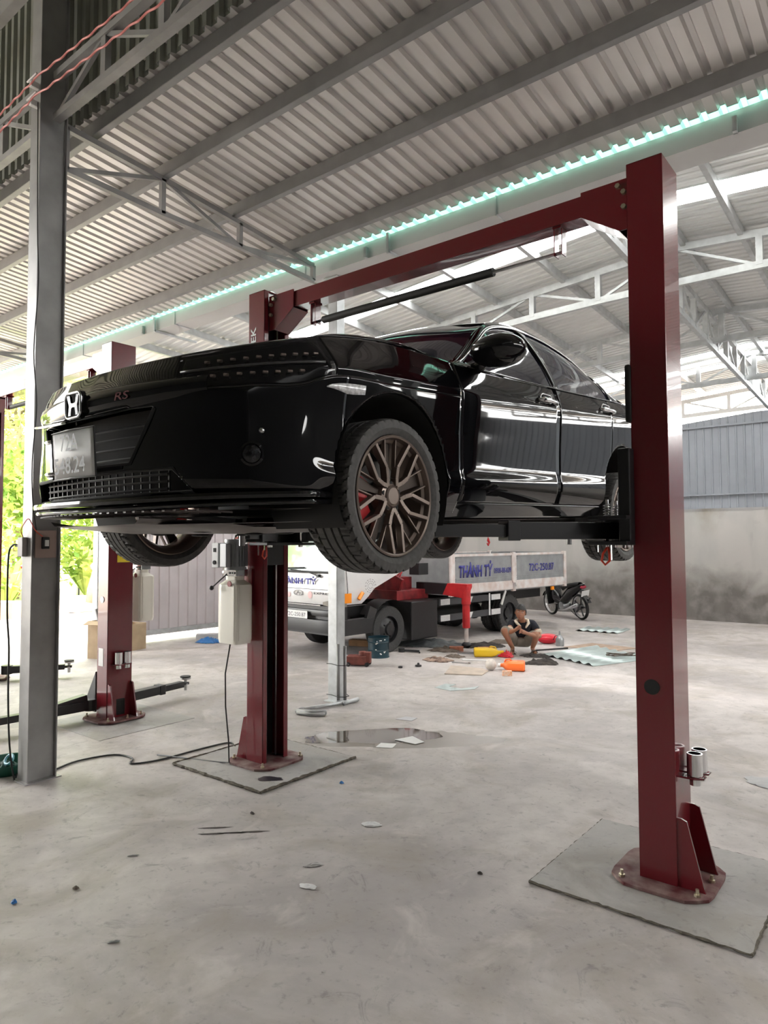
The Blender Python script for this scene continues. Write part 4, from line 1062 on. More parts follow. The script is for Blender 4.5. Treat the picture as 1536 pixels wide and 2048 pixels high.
def logo(b_):
    for cx0 in (.06,): b_.tube([V3(cx0+.10*math.cos(a), -1.180, .955+.04*math.sin(a)) for a in [i*2*PI/24 for i in range(25)]], .006, 5); b_.tube([(cx0-.05, -1.18, .925), (cx0+.0, -1.18, .985), (cx0-.01, -1.18, .95), (cx0+.05, -1.18, .96), (cx0+.03, -1.18, .92), (cx0+.12, -1.18, .93)], .005, 5)
tb('maker_emblem', m_purl, logo)
tb('pink_sticker', mat('faded_pink', (.75, .50, .50), .6), lambda b_: (b_.ball((.33, -1.176, .935), (.05, .004, .055), 12, 8), b_.ball((-.17, -1.176, .92), (.045, .004, .04), 12, 8)))
tb('door_writing', m_ink, lambda b_: [b_.tube([(.928, -.60+.11*math.cos(a)*r+.1, 1.06+.10*math.sin(a)*r), (.928, -.60+.11*math.cos(a+.25)*r+.1, 1.06+.10*math.sin(a+.25)*r)], .003, 4) for r in (.4, .7, 1.0) for a in [i*.5 for i in range(12)]])
def bmp(b_):
    for (z0, z1_, y0) in ((.38, .60, -1.22), (.62, .74, -1.20)):
        G_ = []
        for (dy, z) in ((.2, z0), (0, z0+.02), (-.015, (z0+z1_)/2), (0, z1_-.02), (.2, z1_)):
            G_.append([V3(x, y0+dy*.6+.30*max(0, abs(x)-.6)**1.5, z) for x in [i*.1-.9 for i in range(19)]])
        b_.grid(G_)
    b_.span((-.9, -1.15, .36), (.9, -.95, .78)); b_.span((.78, -1.1, .36), (.92, -.45, .58)); b_.span((-.92, -1.1, .36), (-.78, -.45, .58))
bp_ = tb('bumper', m_black, bmp, smooth=True, angle=.5)
tb('grille_strip', m_steel, lambda b_: b_.tube([V3(x, -1.20+.3*max(0, abs(x)-.6)**1.5, .79) for x in [i*.1-.6 for i in range(13)]], .008, 6), bp_)
pl_ = tb('number_plate', m_plate, lambda b_: b_.span((-.17, -1.245, .59), (.35, -1.238, .70)), bp_)
text('72C-250.87', 'plate_number', m_ink, pl_, TM @ frame((.09, -1.246, .645), (1, 0, 0), (0, 0, 1)), width=.44, height=.06, ext=.001)
# chassis, tank, wings
def chs(b_):
    for s_ in (-1, 1): b_.span((s_*.38-.04, -.9, .55), (s_*.38+.04, 5.2, .72))
    for y in (.6, 1.6, 2.6, 4.2, 5.0): b_.span((-.4, y-.04, .56), (.4, y+.04, .68))
    b_.span((-.28, -.3, .35), (.28, .9, .62)); b_.cyl((-.7, 0, .36), (.7, 0, .36), .05, 10); b_.cyl((-.7, 3.36, .36), (.7, 3.36, .36), .09, 12); b_.ball((0, 3.36, .36), .17, 12, 8)
tb('chassis', m_black, chs)
tb('battery_box', m_black, lambda b_: b_.span((.42, .46, .14), (.90, 1.12, .76)), bevel=.02); tb('fuel_tank', m_black, lambda b_: b_.span((-.90, .5, .25), (-.42, 1.3, .72)), bevel=.05)
for s_ in (-1, 1):
    tb('mudguard', m_blackp, lambda b_: b_.grid([[V3(s_*x, .46*math.cos(a), .36+.46*math.sin(a)) for a in [math.radians(8+140*i/14) for i in range(15)]] for x in (.58, .90)]), smooth=True)
    tb('step_mesh', m_blackp, lambda b_: b_.box((s_*.88, -.47, .60), (.06, .16, .28), Matrix.Rotation(-.4, 3, 'X')))
# bed
def bedf(b_):
    b_.span((-.93, 1.42, .80), (.93, 5.33, .88))
tb('bed_floor', m_panel, bedf)
tb('headboard', m_panel, lambda b_: b_.span((-.93, 1.40, .86), (.93, 1.44, 1.50)))
for s_ in (-1, 1):
    for (ya, yb) in ((1.50, 3.30), (3.42, 5.27)):
        p_ = tb('dropside_panel', m_panel, lambda b_: (b_.span((s_*.925, ya, .96), (s_*.945, yb, 1.48)), [b_.span((s_*.945, ya+.05, z), (s_*.953, yb-.05, z+.02)) for z in (1.02, 1.06, 1.38, 1.42)]))
        def rim(b_):
            for (a, c) in (((ya, .96), (yb, .96)), ((ya, 1.48), (yb, 1.48)), ((ya, .96), (ya, 1.48)), ((yb, .96), (yb, 1.48))): b_.bar((s_*.945, a[0], a[1]), (s_*.945, c[0], c[1]), .03, .045)
        lab(tb('panel_rim', m_rust, rim, p_), 'chipped white frame round the panel')
    tb('side_rail', m_rust, lambda b_: b_.span((s_*.92, 1.40, .82), (s_*.965, 5.35, .94)))
    for y in (1.45, 3.36, 5.31): tb('bed_post', m_rust, lambda b_: b_.span((s_*.91, y-.05, .78), (s_*.965, y+.05, 1.52)))
    tb('reflector', m_amber, lambda b_: b_.span((s_*.93, 4.75, .73), (s_*.96, 4.85, .80)))
tb('tailgate', m_panel, lambda b_: b_.span((-.93, 5.31, .86), (.93, 5.35, 1.50))); tb('front_rack', m_rust, lambda b_: (b_.span((-.93, 1.42, 1.50), (.93, 1.47, 1.56)), b_.span((-.9, 2.2, 1.40), (.3, 2.3, 1.56))))
def sidem(y, z): return TM @ frame((.957, y, z), (0, 1, 0), (0, 0, 1))
text('THÀNH TỶ', 'side_lettering', m_blue, tk, sidem(2.15, 1.20), width=1.02, height=.20, ext=.002, bold=.03, shear=.15, over=.70)
text('0908-88-639', 'side_lettering', m_blue, tk, sidem(2.98, 1.19), width=.56, height=.10, ext=.002, bold=.01)
text('72C-250.87', 'side_lettering', m_blue, tk, sidem(4.38, 1.22), width=.95, height=.15, ext=.002, bold=.01)
# striped side guards
m_stripe = mat('white_stripe', (.72, .72, .72), .6, 0, 30, .15)
def grd(b_):
    for z in (.43, .70): b_.span((.88, 1.18, z-.055), (.90, 2.98, z+.055))
gr_ = tb('side_guard', mat('guard_grey', (.05, .05, .055), .6), grd)
def strp(b_):
    for z in (.43, .70):
        for (y0, y1, sl_) in ((1.2, 1.45, 0), (1.92, 2.05, .06), (2.68, 2.97, 0)):
            b_.add([V3(.904, y0, z-.05), V3(.904, y1, z-.05), V3(.904, y1+sl_, z+.05), V3(.904, y0+sl_, z+.05)], [(0, 1, 2, 3)])
    b_.span((.9, 2.60, .38), (.906, 2.64, .78))
tb('reflective_stripe', m_stripe, strp, gr_); tb('guard_backing', m_matt, lambda b_: b_.span((.30, 1.3, .30), (.32, 2.9, .80)))
tb('guard_arm', m_white, lambda b_: b_.bar((.92, 2.98, .55), (.92, 3.12, .80), .02, .05))
# wheels
for (x, y) in ((.75, 0), (-.75, 0), (.76, 3.36), (.50, 3.36), (-.76, 3.36), (-.50, 3.36)):
    Mx = TM @ Matrix.Translation((x, y, .36))
    w_ = bpy.data.objects.new('truck_wheel', None); COL.objects.link(w_); w_.parent = tk; w_.location = (x, y, .36)
    s_ = 1 if x > 0 else -1
    b_ = MB(Mx); pr = [(.215, -.085), (.30, -.10), (.345, -.092), (.358, -.075)]
    for i in range(4): c_ = -.06+.04*i; pr += [(.360, c_-.012), (.360, c_+.012), (.352, c_+.014), (.352, c_+.026)]
    pr += [(.358, .075), (.345, .092), (.30, .10), (.215, .085)]
    if y > 1:
        G_ = []
        for r, h in pr: G_.append([V3(h, (r-(.012 if (k % 6 < 2 and abs(h) > .03 and r > .34) else 0))*math.cos(2*PI*k/144), (r-(.012 if (k % 6 < 2 and abs(h) > .03 and r > .34) else 0))*math.sin(2*PI*k/144)) for k in range(144)])
        b_.grid(G_, wrap=True)
    else: b_.lathe(pr, ax='X', n=56)
    b_.build('tyre', m_ttyre, w_, smooth=True, angle=.5)
    b_ = MB(Mx); sg = s_*(1 if abs(x) > .6 else -1); cc = .06 if y < 1 else -.02
    b_.lathe([(.218, -.085*sg), (.218, .085*sg), (.205, .088*sg), (.20, .03*sg), (.15, cc*sg), (.09, (cc+.02)*sg), (.085, (cc+.06)*sg), (.0, (cc+.065)*sg)], ax='X', n=36)
    for k in range(5):
        a = 2*PI*k/5; b_.cyl((cc*sg, .115*math.cos(a), .115*math.sin(a)), ((cc+.035)*sg, .115*math.cos(a), .115*math.sin(a)), .014, 6)
    b_.build('wheel_disc', m_black, w_, smooth=True, angle=.5)
# crane behind the cab
def crb(b_):
    b_.span((-.62, .42, .76), (.62, 1.22, .92)); b_.span((-.35, .5, .9), (.35, 1.1, 1.12)); b_.cyl((0, .8, 1.1), (0, .8, 1.55), .22, 20); b_.prism([(.35, .9), (.62, .92), (.70, 1.10), (.48, 1.20), (.35, 1.2)], .46, .52, TM and Matrix(((1, 0, 0, 0), (0, 0, 1, 0), (0, 1, 0, 0), (0, 0, 0, 1))))
tb('crane_base', m_red3, crb, bevel=.01)
tb('crane_boom', m_red3, lambda b_: (b_.bar((0, .7, 2.12), (.1, 3.85, 2.14), .2, .18), b_.cyl((0, .8, 1.5), (0, .8, 2.1), .12, 16)), bevel=.01)
tb('hook', m_red2, lambda b_: b_.tube([(.1, 3.75, 2.06), (.1, 3.75, 1.80), (.1, 3.75, 1.75), (.1, 3.79, 1.70), (.1, 3.75, 1.65), (.1, 3.71, 1.69)], [.008, .008, .03, .02, .02, .012], 8))
tb('control_valve', m_black, lambda b_: (b_.span((.42, .95, 1.16), (.64, 1.2, 1.36)), b_.cyl((.5, 1.05, 1.36), (.5, 1.05, 1.46), .05, 12)), bevel=.01)
tb('control_cap', m_white, lambda b_: b_.ball((.48, 1.05, 1.50), (.06, .06, .045), 12, 8), smooth=True)
def hs(b_):
    for i in range(7): b_.tube([(.35+.03*i, .5, 1.02+.03*(i % 3)), (.50+.02*i, .62, 1.22+.02*i), (.42, .9+.01*i, 1.38+.02*(i % 4)), (.25, 1.0, 1.45)], .012, 6)
tb('hydraulic_hose', m_red2, hs, smooth=True); tb('hose_grey', m_purl, lambda b_: [b_.tube([(.38+.05*i, .55, 1.0), (.45+.05*i, .58, 1.2+.04*i), (.3, .8, 1.42)], .006, 5) for i in range(4)], smooth=True)
# outrigger: sliding beam and leg
og = tb('outrigger_beam', m_black, lambda b_: b_.span((.42, 1.13, .84), (1.06, 1.27, 1.03)), bevel=.006)
def leg_(b_):
    b_.add([], []); b_.prism([(1.0, .84), (1.42, .80), (1.50, .98), (1.50, 1.03), (1.10, 1.03)], -1.272, -1.128, Matrix(((1, 0, 0, 0), (0, 0, -1, 0), (0, 1, 0, 0), (0, 0, 0, 1))))
    b_.cyl((1.43, 1.2, .90), (1.43, 1.2, .32), .062, 18); b_.cyl((1.43, 1.2, .70), (1.43, 1.2, .98), .075, 18)
lab(tb('outrigger_leg', m_red2, leg_, og, bevel=.003), 'bright red outrigger jack leg')
tb('jack_rod', m_rust, lambda b_: b_.cyl((1.43, 1.2, .05), (1.43, 1.2, .32), .035, 12), og); tb('foot_plate', m_black, lambda b_: b_.ball((1.43, 1.2, .05), (.08, .08, .048), 14, 8), og)

# ================================================================ MOTORBIKE
mb_ = thing('motorbike', 'black underbone motorbike on its side stand near the stained back wall', 'motorbike', (-3.93, 11.23, 0), math.atan2(-.55, .835))
MM = W(mb_) @ Matrix.Rotation(math.radians(-7), 4, 'X')      # x forward->rear, leaning on the stand
MM = W(mb_)
def kb(name, m, fn, parent=None, **kw):
    b_ = MB(MM @ Matrix.Rotation(math.radians(8), 4, 'X')); fn(b_); return b_.build(name, m, parent or mb_, **kw)
for x in (-.60, .60):
    wh = bpy.data.objects.new('road_wheel', None); COL.objects.link(wh); wh.parent = mb_; wh.location = (x, 0, .28)
    kb('tyre', m_rubber, lambda b_: b_.lathe([(.235, -.03), (.262, -.035), (.28, -.018), (.284, 0), (.28, .018), (.262, .035), (.235, .03)], (x, 0, .284), 'Y', 40, closed=True), wh, smooth=True)
    kb('wheel_rim', m_steel, lambda b_: b_.lathe([(.225, -.025), (.24, -.028), (.24, .028), (.225, .025)], (x, 0, .284), 'Y', 40, closed=True), wh, smooth=True, angle=.5)
    def spk(b_):
        if x < 0:
            for k in range(18): a = 2*PI*k/18; b_.cyl((x, .02*(-1)**k, .284), (x+.23*math.cos(a), 0, .284+.23*math.sin(a)), .0025, 4)
        else:
            for k in range(5): a = 2*PI*k/5; b_.bar((x, 0, .284), (x+.23*math.cos(a), 0, .284+.23*math.sin(a)), .02, .035)
        b_.cyl((x, -.05, .284), (x, .05, .284), .045 if x < 0 else .06, 14)
    kb('spokes', m_purl if x < 0 else m_black, spk, wh)
def fair(b_):
    G_ = []
    for (x, z, w, h) in ((-.42, .62, .04, .05), (-.36, .55, .13, .22), (-.25, .42, .14, .16), (-.05, .36, .10, .10), (.10, .46, .11, .14), (.30, .58, .12, .14), (.55, .68, .10, .10), (.78, .76, .05, .05), (.84, .78, .02, .02)):
        G_.append([V3(x, w*math.cos(a), z+h*math.sin(a)) for a in [i*2*PI/14 for i in range(14)]])
    b_.grid(G_, wrap=True)
kb('body_fairing', m_gloss, fair, smooth=True)
kb('seat', m_matt, lambda b_: b_.grid([[V3(x, w*math.cos(a), z+.05*math.sin(a)) for a in [i*2*PI/12 for i in range(12)]] for x, z, w in ((.0, .66, .04), (.05, .70, .10), (.3, .745, .12), (.55, .78, .11), (.70, .79, .06))], wrap=True), smooth=True)
kb('leg_shield', m_black, lambda b_: b_.grid([[V3(-.48+.10*(1-z/1.0)+.03*abs(y)*4, y, z) for y in (-.2, -.1, 0, .1, .2)] for z in (.30, .5, .7, .85)]), smooth=True)
kb('handlebar', m_black, lambda b_: (b_.tube([(-.38, -.33, .92), (-.42, -.2, .94), (-.45, 0, .90), (-.42, .2, .94), (-.38, .33, .92)], .014, 8), b_.ball((-.47, 0, .90), (.10, .10, .09), 14, 10)), smooth=True)
kb('mirror', m_black, lambda b_: [(b_.cyl((-.42, s_*.2, .94), (-.40, s_*.27, 1.06), .006, 6), b_.ball((-.40, s_*.29, 1.09), (.012, .06, .04), 12, 8)) for s_ in (-1, 1)])
kb('front_fork', m_black, lambda b_: [b_.cyl((-.6, s_*.06, .284), (-.47, s_*.06, .80), .018, 8) for s_ in (-1, 1)]); kb('front_mudguard', m_gloss, lambda b_: b_.grid([[V3(-.6+.305*math.cos(a), y, .284+.305*math.sin(a)) for a in [math.radians(40+110*i/10) for i in range(11)]] for y in (-.045, .045)]), smooth=True)
kb('engine', m_motor, lambda b_: (b_.cyl((-.02, -.10, .27), (-.02, .10, .27), .095, 16), b_.cyl((-.02, 0, .29), (-.24, 0, .33), .06, 14), b_.bar((0, .08, .27), (.6, .08, .29), .03, .07)))
kb('exhaust', m_steel, lambda b_: b_.tube([(-.2, -.06, .28), (-.1, -.12, .17), (.2, -.14, .20), (.72, -.15, .36)], [.015, .018, .035, .04], 10), smooth=True); kb('shock', m_steel, lambda b_: b_.cyl((.55, .1, .30), (.42, .1, .58), .022, 8))
kb('tail_lamp', mat('tail_red', (.45, .03, .06), .2), lambda b_: b_.ball((.80, 0, .735), (.05, .075, .04), 12, 8), smooth=True)
kb('number_plate', m_plate, lambda b_: b_.box((.85, 0, .60), (.006, .19, .14), Matrix.Rotation(math.radians(25), 3, 'Y')))
kb('rear_mudguard', m_black, lambda b_: (b_.bar((.72, 0, .66), (.95, 0, .40), .10, .02), b_.tube([(.80, 0, .50), (.95, 0, .46), (1.0, 0, .52), (1.04, 0, .5)], .012, 6))); kb('pinstripe', m_white, lambda b_: b_.tube([(.30, .125, .66), (.55, .115, .76), (.75, .07, .80)], .009, 5))
MB(MM).tube([(-.02, .05, .2), (.02, .25, .004), (.06, .27, .004)], .009, 6).build('side_stand', m_black, mb_)
# ================================================================ PERSON
m_skin = mat('skin', (.42, .20, .125), .5); m_skin.node_tree.nodes['Principled BSDF'].inputs['Subsurface Weight'].default_value = .08
m_shirt = mat('black_shirt', (.012, .013, .022), .85); m_cream = mat('cream_trim', (.72, .62, .50), .8)
m_shorts = mat('beige_shorts', (.34, .31, .265), .85, 0, 12, .15); m_hair = mat('black_hair', (.012, .010, .010), .5); m_sandal = mat('grey_sandal', (.22, .21, .19), .7)
PO = V3(-2.38, 5.90, 0); PR = V3(.783, .622, 0); PF = V3(.622, -.783, 0)
def pp(a, b, z): return PO + PR*a + PF*b + V3(0, 0, z)
def skin(name, nodes, edges, m, parent=None, sub=2, extra=None):
    """nodes: {key: (a, b, z, radius)}"""
    ks = list(nodes); me = bpy.data.meshes.new(name); Pi = W(parent).inverted()
    me.from_pydata([Pi @ pp(*nodes[k][:3]) for k in ks], [(ks.index(a), ks.index(b)) for a, b in edges], [])
    o = bpy.data.objects.new(name, me); COL.objects.link(o); o.parent = parent; me.materials.append(m)
    o.modifiers.new('skin', 'SKIN')
    if not me.skin_vertices: raise RuntimeError('skin layer')
    for i, k in enumerate(ks):
        r = nodes[k][3]; r = r if isinstance(r, tuple) else (r, r)
        me.skin_vertices[0].data[i].radius = r; me.skin_vertices[0].data[i].use_root = (i == 0)
    s_ = o.modifiers.new('subdivision', 'SUBSURF'); s_.levels = sub; s_.render_levels = sub
    o.modifiers['skin'].use_smooth_shade = True
    return o
N = {'pel': (.06, -.20, .17, .115), 'waist': (.06, -.15, .29, .11), 'chest': (.05, -.02, .41, .12), 'neck0': (.045, .03, .485, .058), 'neck': (.03, .06, .54, .048), 'skull': (.015, .085, .62, .058),
     'shR': (-.12, .0, .455, .055), 'elR': (-.17, .16, .34, .038), 'wrR': (-.10, .28, .395, .026), 'paR': (-.075, .30, .42, .030),
     'shL': (.22, .0, .445, .055), 'elL': (.29, .16, .27, .040), 'wrL': (.06, .29, .345, .026), 'paL': (.0, .31, .37, .030),
     'hipR': (-.04, -.16, .17, .085), 'knR': (-.27, .20, .40, .055), 'anR': (-.10, .03, .085, .034), 'ftR': (-.13, .13, .045, .034), 'toR': (-.15, .19, .035, .025),
     'hipL': (.15, -.16, .17, .085), 'knL': (.22, .22, .34, .058), 'anL': (.19, .06, .085, .034), 'ftL': (.205, .15, .045, .034), 'toL': (.21, .21, .035, .025),
     'calR': (-.20, .13, .26, .046), 'calL': (.215, .155, .22, .047)}
E_ = [('pel', 'waist'), ('waist', 'chest'), ('chest', 'neck0'), ('neck0', 'neck'), ('neck', 'skull'), ('chest', 'shR'), ('shR', 'elR'), ('elR', 'wrR'), ('wrR', 'paR'), ('chest', 'shL'), ('shL', 'elL'), ('elL', 'wrL'), ('wrL', 'paL'),
      ('pel', 'hipR'), ('hipR', 'knR'), ('knR', 'calR'), ('calR', 'anR'), ('anR', 'ftR'), ('ftR', 'toR'), ('pel', 'hipL'), ('hipL', 'knL'), ('knL', 'calL'), ('calL', 'anL'), ('anL', 'ftL'), ('ftL', 'toL')]
for s_, base, d in (('R', N['paR'], (.045, .02, .03)), ('L', N['paL'], (-.055, .012, .02))):
    for i in range(4):
        L = (.9, 1.0, .95, .75)[i]; off = (i-1.5)*.016
        k1, k2, k3 = s_+'f%da' % i, s_+'f%db' % i, s_+'f%dc' % i
        N[k1] = (base[0]+d[0]*.45, base[1]+d[1]*.5+off*.4, base[2]+d[2]*.4+off, .009)
        N[k2] = (base[0]+d[0]*(.45+.45*L), base[1]+d[1]+.012+off*.4, base[2]+d[2]*.6+off, .0085)
        N[k3] = (base[0]+d[0]*(.45+.55*L), base[1]+d[1]-.012+off*.4, base[2]+d[2]*.3+off-.012, .0075)
        E_ += [('pa'+s_, k1), (k1, k2), (k2, k3)]
    N[s_+'t1'] = (base[0]+d[0]*.1, base[1]-.02, base[2]+.028, .010); N[s_+'t2'] = (base[0]+d[0]*.6, base[1]-.01, base[2]+.046, .009)
    E_ += [('pa'+s_, s_+'t1'), (s_+'t1', s_+'t2')]
man = skin('person', N, E_, m_skin); tag(man, 'person squatting on the floor in a black polo shirt and beige shorts, hands together', 'person')
# head: turned a little to the image left and tilted
HM = Matrix((PR, PF, V3(0, 0, 1))).transposed().to_4x4(); HM.translation = pp(.01, .10, .635)
HM = HM @ Matrix.Rotation(math.radians(12), 4, 'Z') @ Matrix.Rotation(math.radians(8), 4, 'Y')
def hf(d):
    q = 1.0
    if d.z < 0: q -= .16*(-d.z)*(abs(d.x)**1.0)+.03*(-d.z)*(d.y < 0)
    if d.y > .5: q -= .03*(abs(d.z-.1) < .22)*(abs(d.x) < .5)          # eye hollow
    if d.y > .8 and abs(d.x) < .16 and -.38 < d.z < .08: q += .13*(1-abs(d.x)/.16)*(1 if d.z < -.12 else .55)
    if d.y > .75 and abs(d.x) < .26 and -.66 < d.z < -.50: q += .04
    if d.y > .5 and d.z < -.82: q += .05
    return q
b_ = MB(HM); b_.ball((0, 0, 0), (.076, .094, .112), 40, 32, hf); 
for s_ in (-1, 1): b_.ball((s_*.077, -.008, -.005), (.012, .02, .03), 10, 8)
hd_ = b_.build('head', m_skin, man, smooth=True)
for s_ in (-1, 1):
    MB(HM).ball((s_*.028, .083, .012), (.013, .006, .006), 10, 8).build('eye', m_white, hd_, smooth=True)
    MB(HM).ball((s_*.028, .088, .012), (.006, .003, .006), 8, 6).build('pupil', m_hair, hd_, smooth=True)
    MB(HM).tube([(s_*.012, .092, .030), (s_*.03, .092, .036), (s_*.046, .082, .030)], .0035, 5).build('eyebrow', m_hair, hd_)
MB(HM).tube([(-.022, .088, -.062), (0, .094, -.06), (.022, .088, -.062)], .0045, 6).build('mouth', mat('lips', (.38, .12, .10), .5), hd_, smooth=True)
def hh(d):
    q = 1+.06*noise.noise(d*7)
    return q
b_ = MB(HM); G_ = []
for i in range(17):
    th = PI*.60*i/16; row = []
    for k in range(36):
        a = 2*PI*k/36; d = V3(math.sin(th)*math.cos(a), math.sin(th)*math.sin(a), math.cos(th))
        lim = .42 if d.y > .35 else .97
        t2 = min(th, PI*(.385 if math.sin(a) > .45 else (.50 if math.sin(a) > .1 else .60)))
        d = V3(math.sin(t2)*math.cos(a), math.sin(t2)*math.sin(a), math.cos(t2)); q = 1.10+.06*noise.noise(d*8)+(.04 if d.y > .5 else 0)
        row.append(V3(d.x*.080*q, -.004+d.y*.098*q, d.z*.116*q+.004))
    G_.append(row)
b_.grid(G_, wrap=True); b_.build('hair', m_hair, man, smooth=True)
SH = {'w': (.06, -.12, .25, .145), 'c': (.05, -.03, .40, .140), 'n': (.045, .02, .478, .078), 'sr': (-.12, 0, .455, .072), 'er': (-.152, .09, .385, .060), 'sl': (.22, 0, .445, .072), 'el': (.262, .09, .355, .062)}
shirt = skin('shirt', SH, [('w', 'c'), ('c', 'n'), ('c', 'sr'), ('sr', 'er'), ('c', 'sl'), ('sl', 'el')], m_shirt, man)
b_ = MB(); b_.tube([pp(-.06, .04, .50), pp(-.05, .12, .475), pp(.0, .155, .43)], [.02, .022, .012], 8); b_.tube([pp(.13, .04, .515), pp(.125, .12, .475), pp(.075, .155, .41)], [.02, .024, .012], 8); b_.tube([pp(-.05, .02, .51), pp(.04, -.04, .53), pp(.13, .02, .515)], .018, 8)
b_.build('collar', m_cream, shirt, smooth=True)
for (a, b2, z, a2, b3, z2_) in ((-.156, .10, .378, -.165, .125, .362), (.266, .10, .346, .278, .125, .322)):
    b_ = MB(); b_.tube([pp(a, b2, z), pp(a2, b3, z2_)], [.062, .060], 14); b_.build('cuff', m_cream, shirt, smooth=True)
SO = {'p': (.06, -.16, .16, .155), 'wa': (.06, -.12, .26, .150), 'hr': (-.04, -.15, .18, .105), 'mr': (-.16, .03, .30, .098), 'kr': (-.262, .18, .395, .075), 'hl': (.15, -.15, .17, .105), 'ml': (.19, .04, .25, .100), 'kl': (.218, .19, .33, .078)}
skin('shorts', SO, [('p', 'wa'), ('p', 'hr'), ('hr', 'mr'), ('mr', 'kr'), ('p', 'hl'), ('hl', 'ml'), ('ml', 'kl')], m_shorts, man)
for (a, b2) in ((-.12, .115), (.20, .135)):
    b_ = MB(HM.__class__.Identity(4)); M_ = Matrix((PR, PF, V3(0, 0, 1))).transposed().to_4x4(); M_.translation = pp(a, b2, 0); b_.M = M_
    b_.prism([(-.04, -.11), (.04, -.11), (.048, .05), (.035, .12), (-.035, .12), (-.048, .05)], .0, .018); b_.grid([[V3(x, y, .018+.062*math.sqrt(max(0, 1-(x/.05)**2))) for x in (-.049, -.035, -.018, 0, .018, .035, .049)] for y in (-.01, .07)])
    b_.build('sandal', m_sandal, man)

# ================================================================ THINGS ON THE FLOOR
def single(name, label, cat, m, fn, group=None, M=None, **kw):
    b_ = MB(M) if M is not None else MB(); fn(b_); o = b_.build(name, m, None, **kw); return tag(o, label, cat, group)
def at0(x, y, z=0, rz=0): return Matrix.Translation((x, y, z)) @ Matrix.Rotation(rz, 4, 'Z')
def crumple(b_, rx, ry, h, seed, fold=5, n=34):
    """a creased cloth or plastic sheet lying in a heap"""
    G_ = []; s = Vector((seed*3.1, seed*1.7, seed))
    for i in range(n+1):
        row = []
        for j in range(n+1):
            u, v = i/n*2-1, j/n*2-1; q = Vector((u, v, 0)); r = math.hypot(u, v)
            k = 1/max(1, r)*(1+.35*noise.noise(q*1.8+s)); rr = max(0, 1-min(1, r)**2.2)
            z = h*(rr*(.45+.9*abs(noise.noise(q*fold*.5+s)))+.12*abs(noise.noise(q*fold*1.6+s)))
            row.append(V3(u*k*rx+.05*rx*noise.noise(q*fold+s), v*k*ry+.05*ry*noise.noise(q*fold+s*2), z+.002))
        G_.append(row)
    b_.grid(G_)
def solid(o, t=.004):
    s_ = o.modifiers.new('thickness', 'SOLIDIFY'); s_.thickness = t; s_.offset = 1; return o
m_rag1 = mat('brown_rag', (.16, .125, .10), .95, 0, 14, .5); m_rag2 = mat('dark_rag', (.07, .06, .055), .95, 0, 14, .5); m_rag3 = mat('grey_plastic_sheet', (.11, .12, .125), .45, 0, 10, .4)
m_rag4 = mat('pinkish_rag', (.38, .27, .21), .95, 0, 18, .6, col2=(.08, .05, .04))
for (lbl, m, x, y, rx, ry, h, rz, sd) in (
    ('crumpled grey plastic sheet on the floor beside the outrigger foot', m_rag3, -3.85, 5.75, .62, .22, .13, .5, 1),
    ('bunched dark brown rag behind the bricks, left of the squatting person', m_rag2, -3.15, 6.15, .36, .16, .09, .8, 2),
    ('mottled brown rag at the left end of the tool heap', m_rag1, -3.42, 5.42, .26, .14, .08, .4, 3),
    ('small pinkish brown rag nearest the camera on the left of the tool heap', m_rag4, -3.0, 4.62, .20, .15, .06, .2, 4),
    ('twisted dark rag on the floor in front of the corrugated offcut', m_rag2, -1.72, 5.28, .27, .14, .08, .6, 5),
    ('dark cloth under the sandals of the squatting person', m_rag2, -2.05, 5.82, .22, .16, .04, .6, 6),
    ('light brown crumpled cloth beside the yellow jug', m_rag1, -3.0, 5.05, .15, .12, .04, .1, 7)):
    solid(single('rag', lbl, 'rag', m, lambda b_: crumple(b_, rx, ry, h, sd), M=at0(x, y, .001, rz), smooth=True))
m_brick = mat('brick', (.42, .16, .10), .9, 0, 20, .3)
single('brick', 'red brick next to the dark rag, right one of two', 'brick', m_brick, lambda b_: b_.span((-.11, -.05, 0), (.11, .05, .075)), M=at0(-2.87, 5.72, .001, .75), bevel=.004)
single('brick', 'red brick lying left of the steel plate, left one of two', 'brick', m_brick, lambda b_: b_.span((-.11, -.05, 0), (.11, .05, .07)), M=at0(-3.27, 5.52, .001, .55), bevel=.004)
single('steel_plate', 'flat grey steel strip lying between the two bricks', 'plate', m_steel, lambda b_: b_.span((-.15, -.04, 0), (.15, .04, .02)), M=at0(-3.0, 5.40, .001, .5))
def jug(name, label, m, mc, x, y, rz, L=.26, w=.085, h=.11, cap='cap'):
    T = thing(name, label, 'jug', (x, y, 0), rz); b_ = MB(W(T)); G_ = []
    for (u, s_) in ((-.5, .0), (-.5, .85), (-.46, 1), (-.05, 1), (.15, .98), (.30, .75), (.40, .38), (.5, .33), (.5, 0)):
        G_.append([V3(u*L, w*s_*math.copysign(abs(math.cos(a))**.5, math.cos(a)), h*.5+.001+h*.5*s_*math.copysign(abs(math.sin(a))**.5, math.sin(a))) for a in [i*2*PI/24 for i in range(24)]])
    b_.grid(G_, wrap=True); b_.build('body', m, T, smooth=True, angle=.8)
    MB(W(T)).cyl((.48*L, 0, h*.5), (.60*L, 0, h*.5), .026, 14).build('cap', mc, T, smooth=True, angle=.6)
    MB(W(T)).tube([(.05*L, 0, h-.004), (.12*L, 0, h+.022), (.28*L, 0, h+.012), (.33*L, 0, h*.82)], .010, 8).build('handle', m, T, smooth=True); return T
m_yel = mat('yellow_plastic', (.85, .55, .02), .4); m_redp = mat('red_plastic', (.65, .02, .04), .35)
jug('oil_jug', 'yellow plastic oil jug lying on its side in front of the bricks', m_yel, m_yel, -2.62, 5.36, .62, .40, .10, .13)
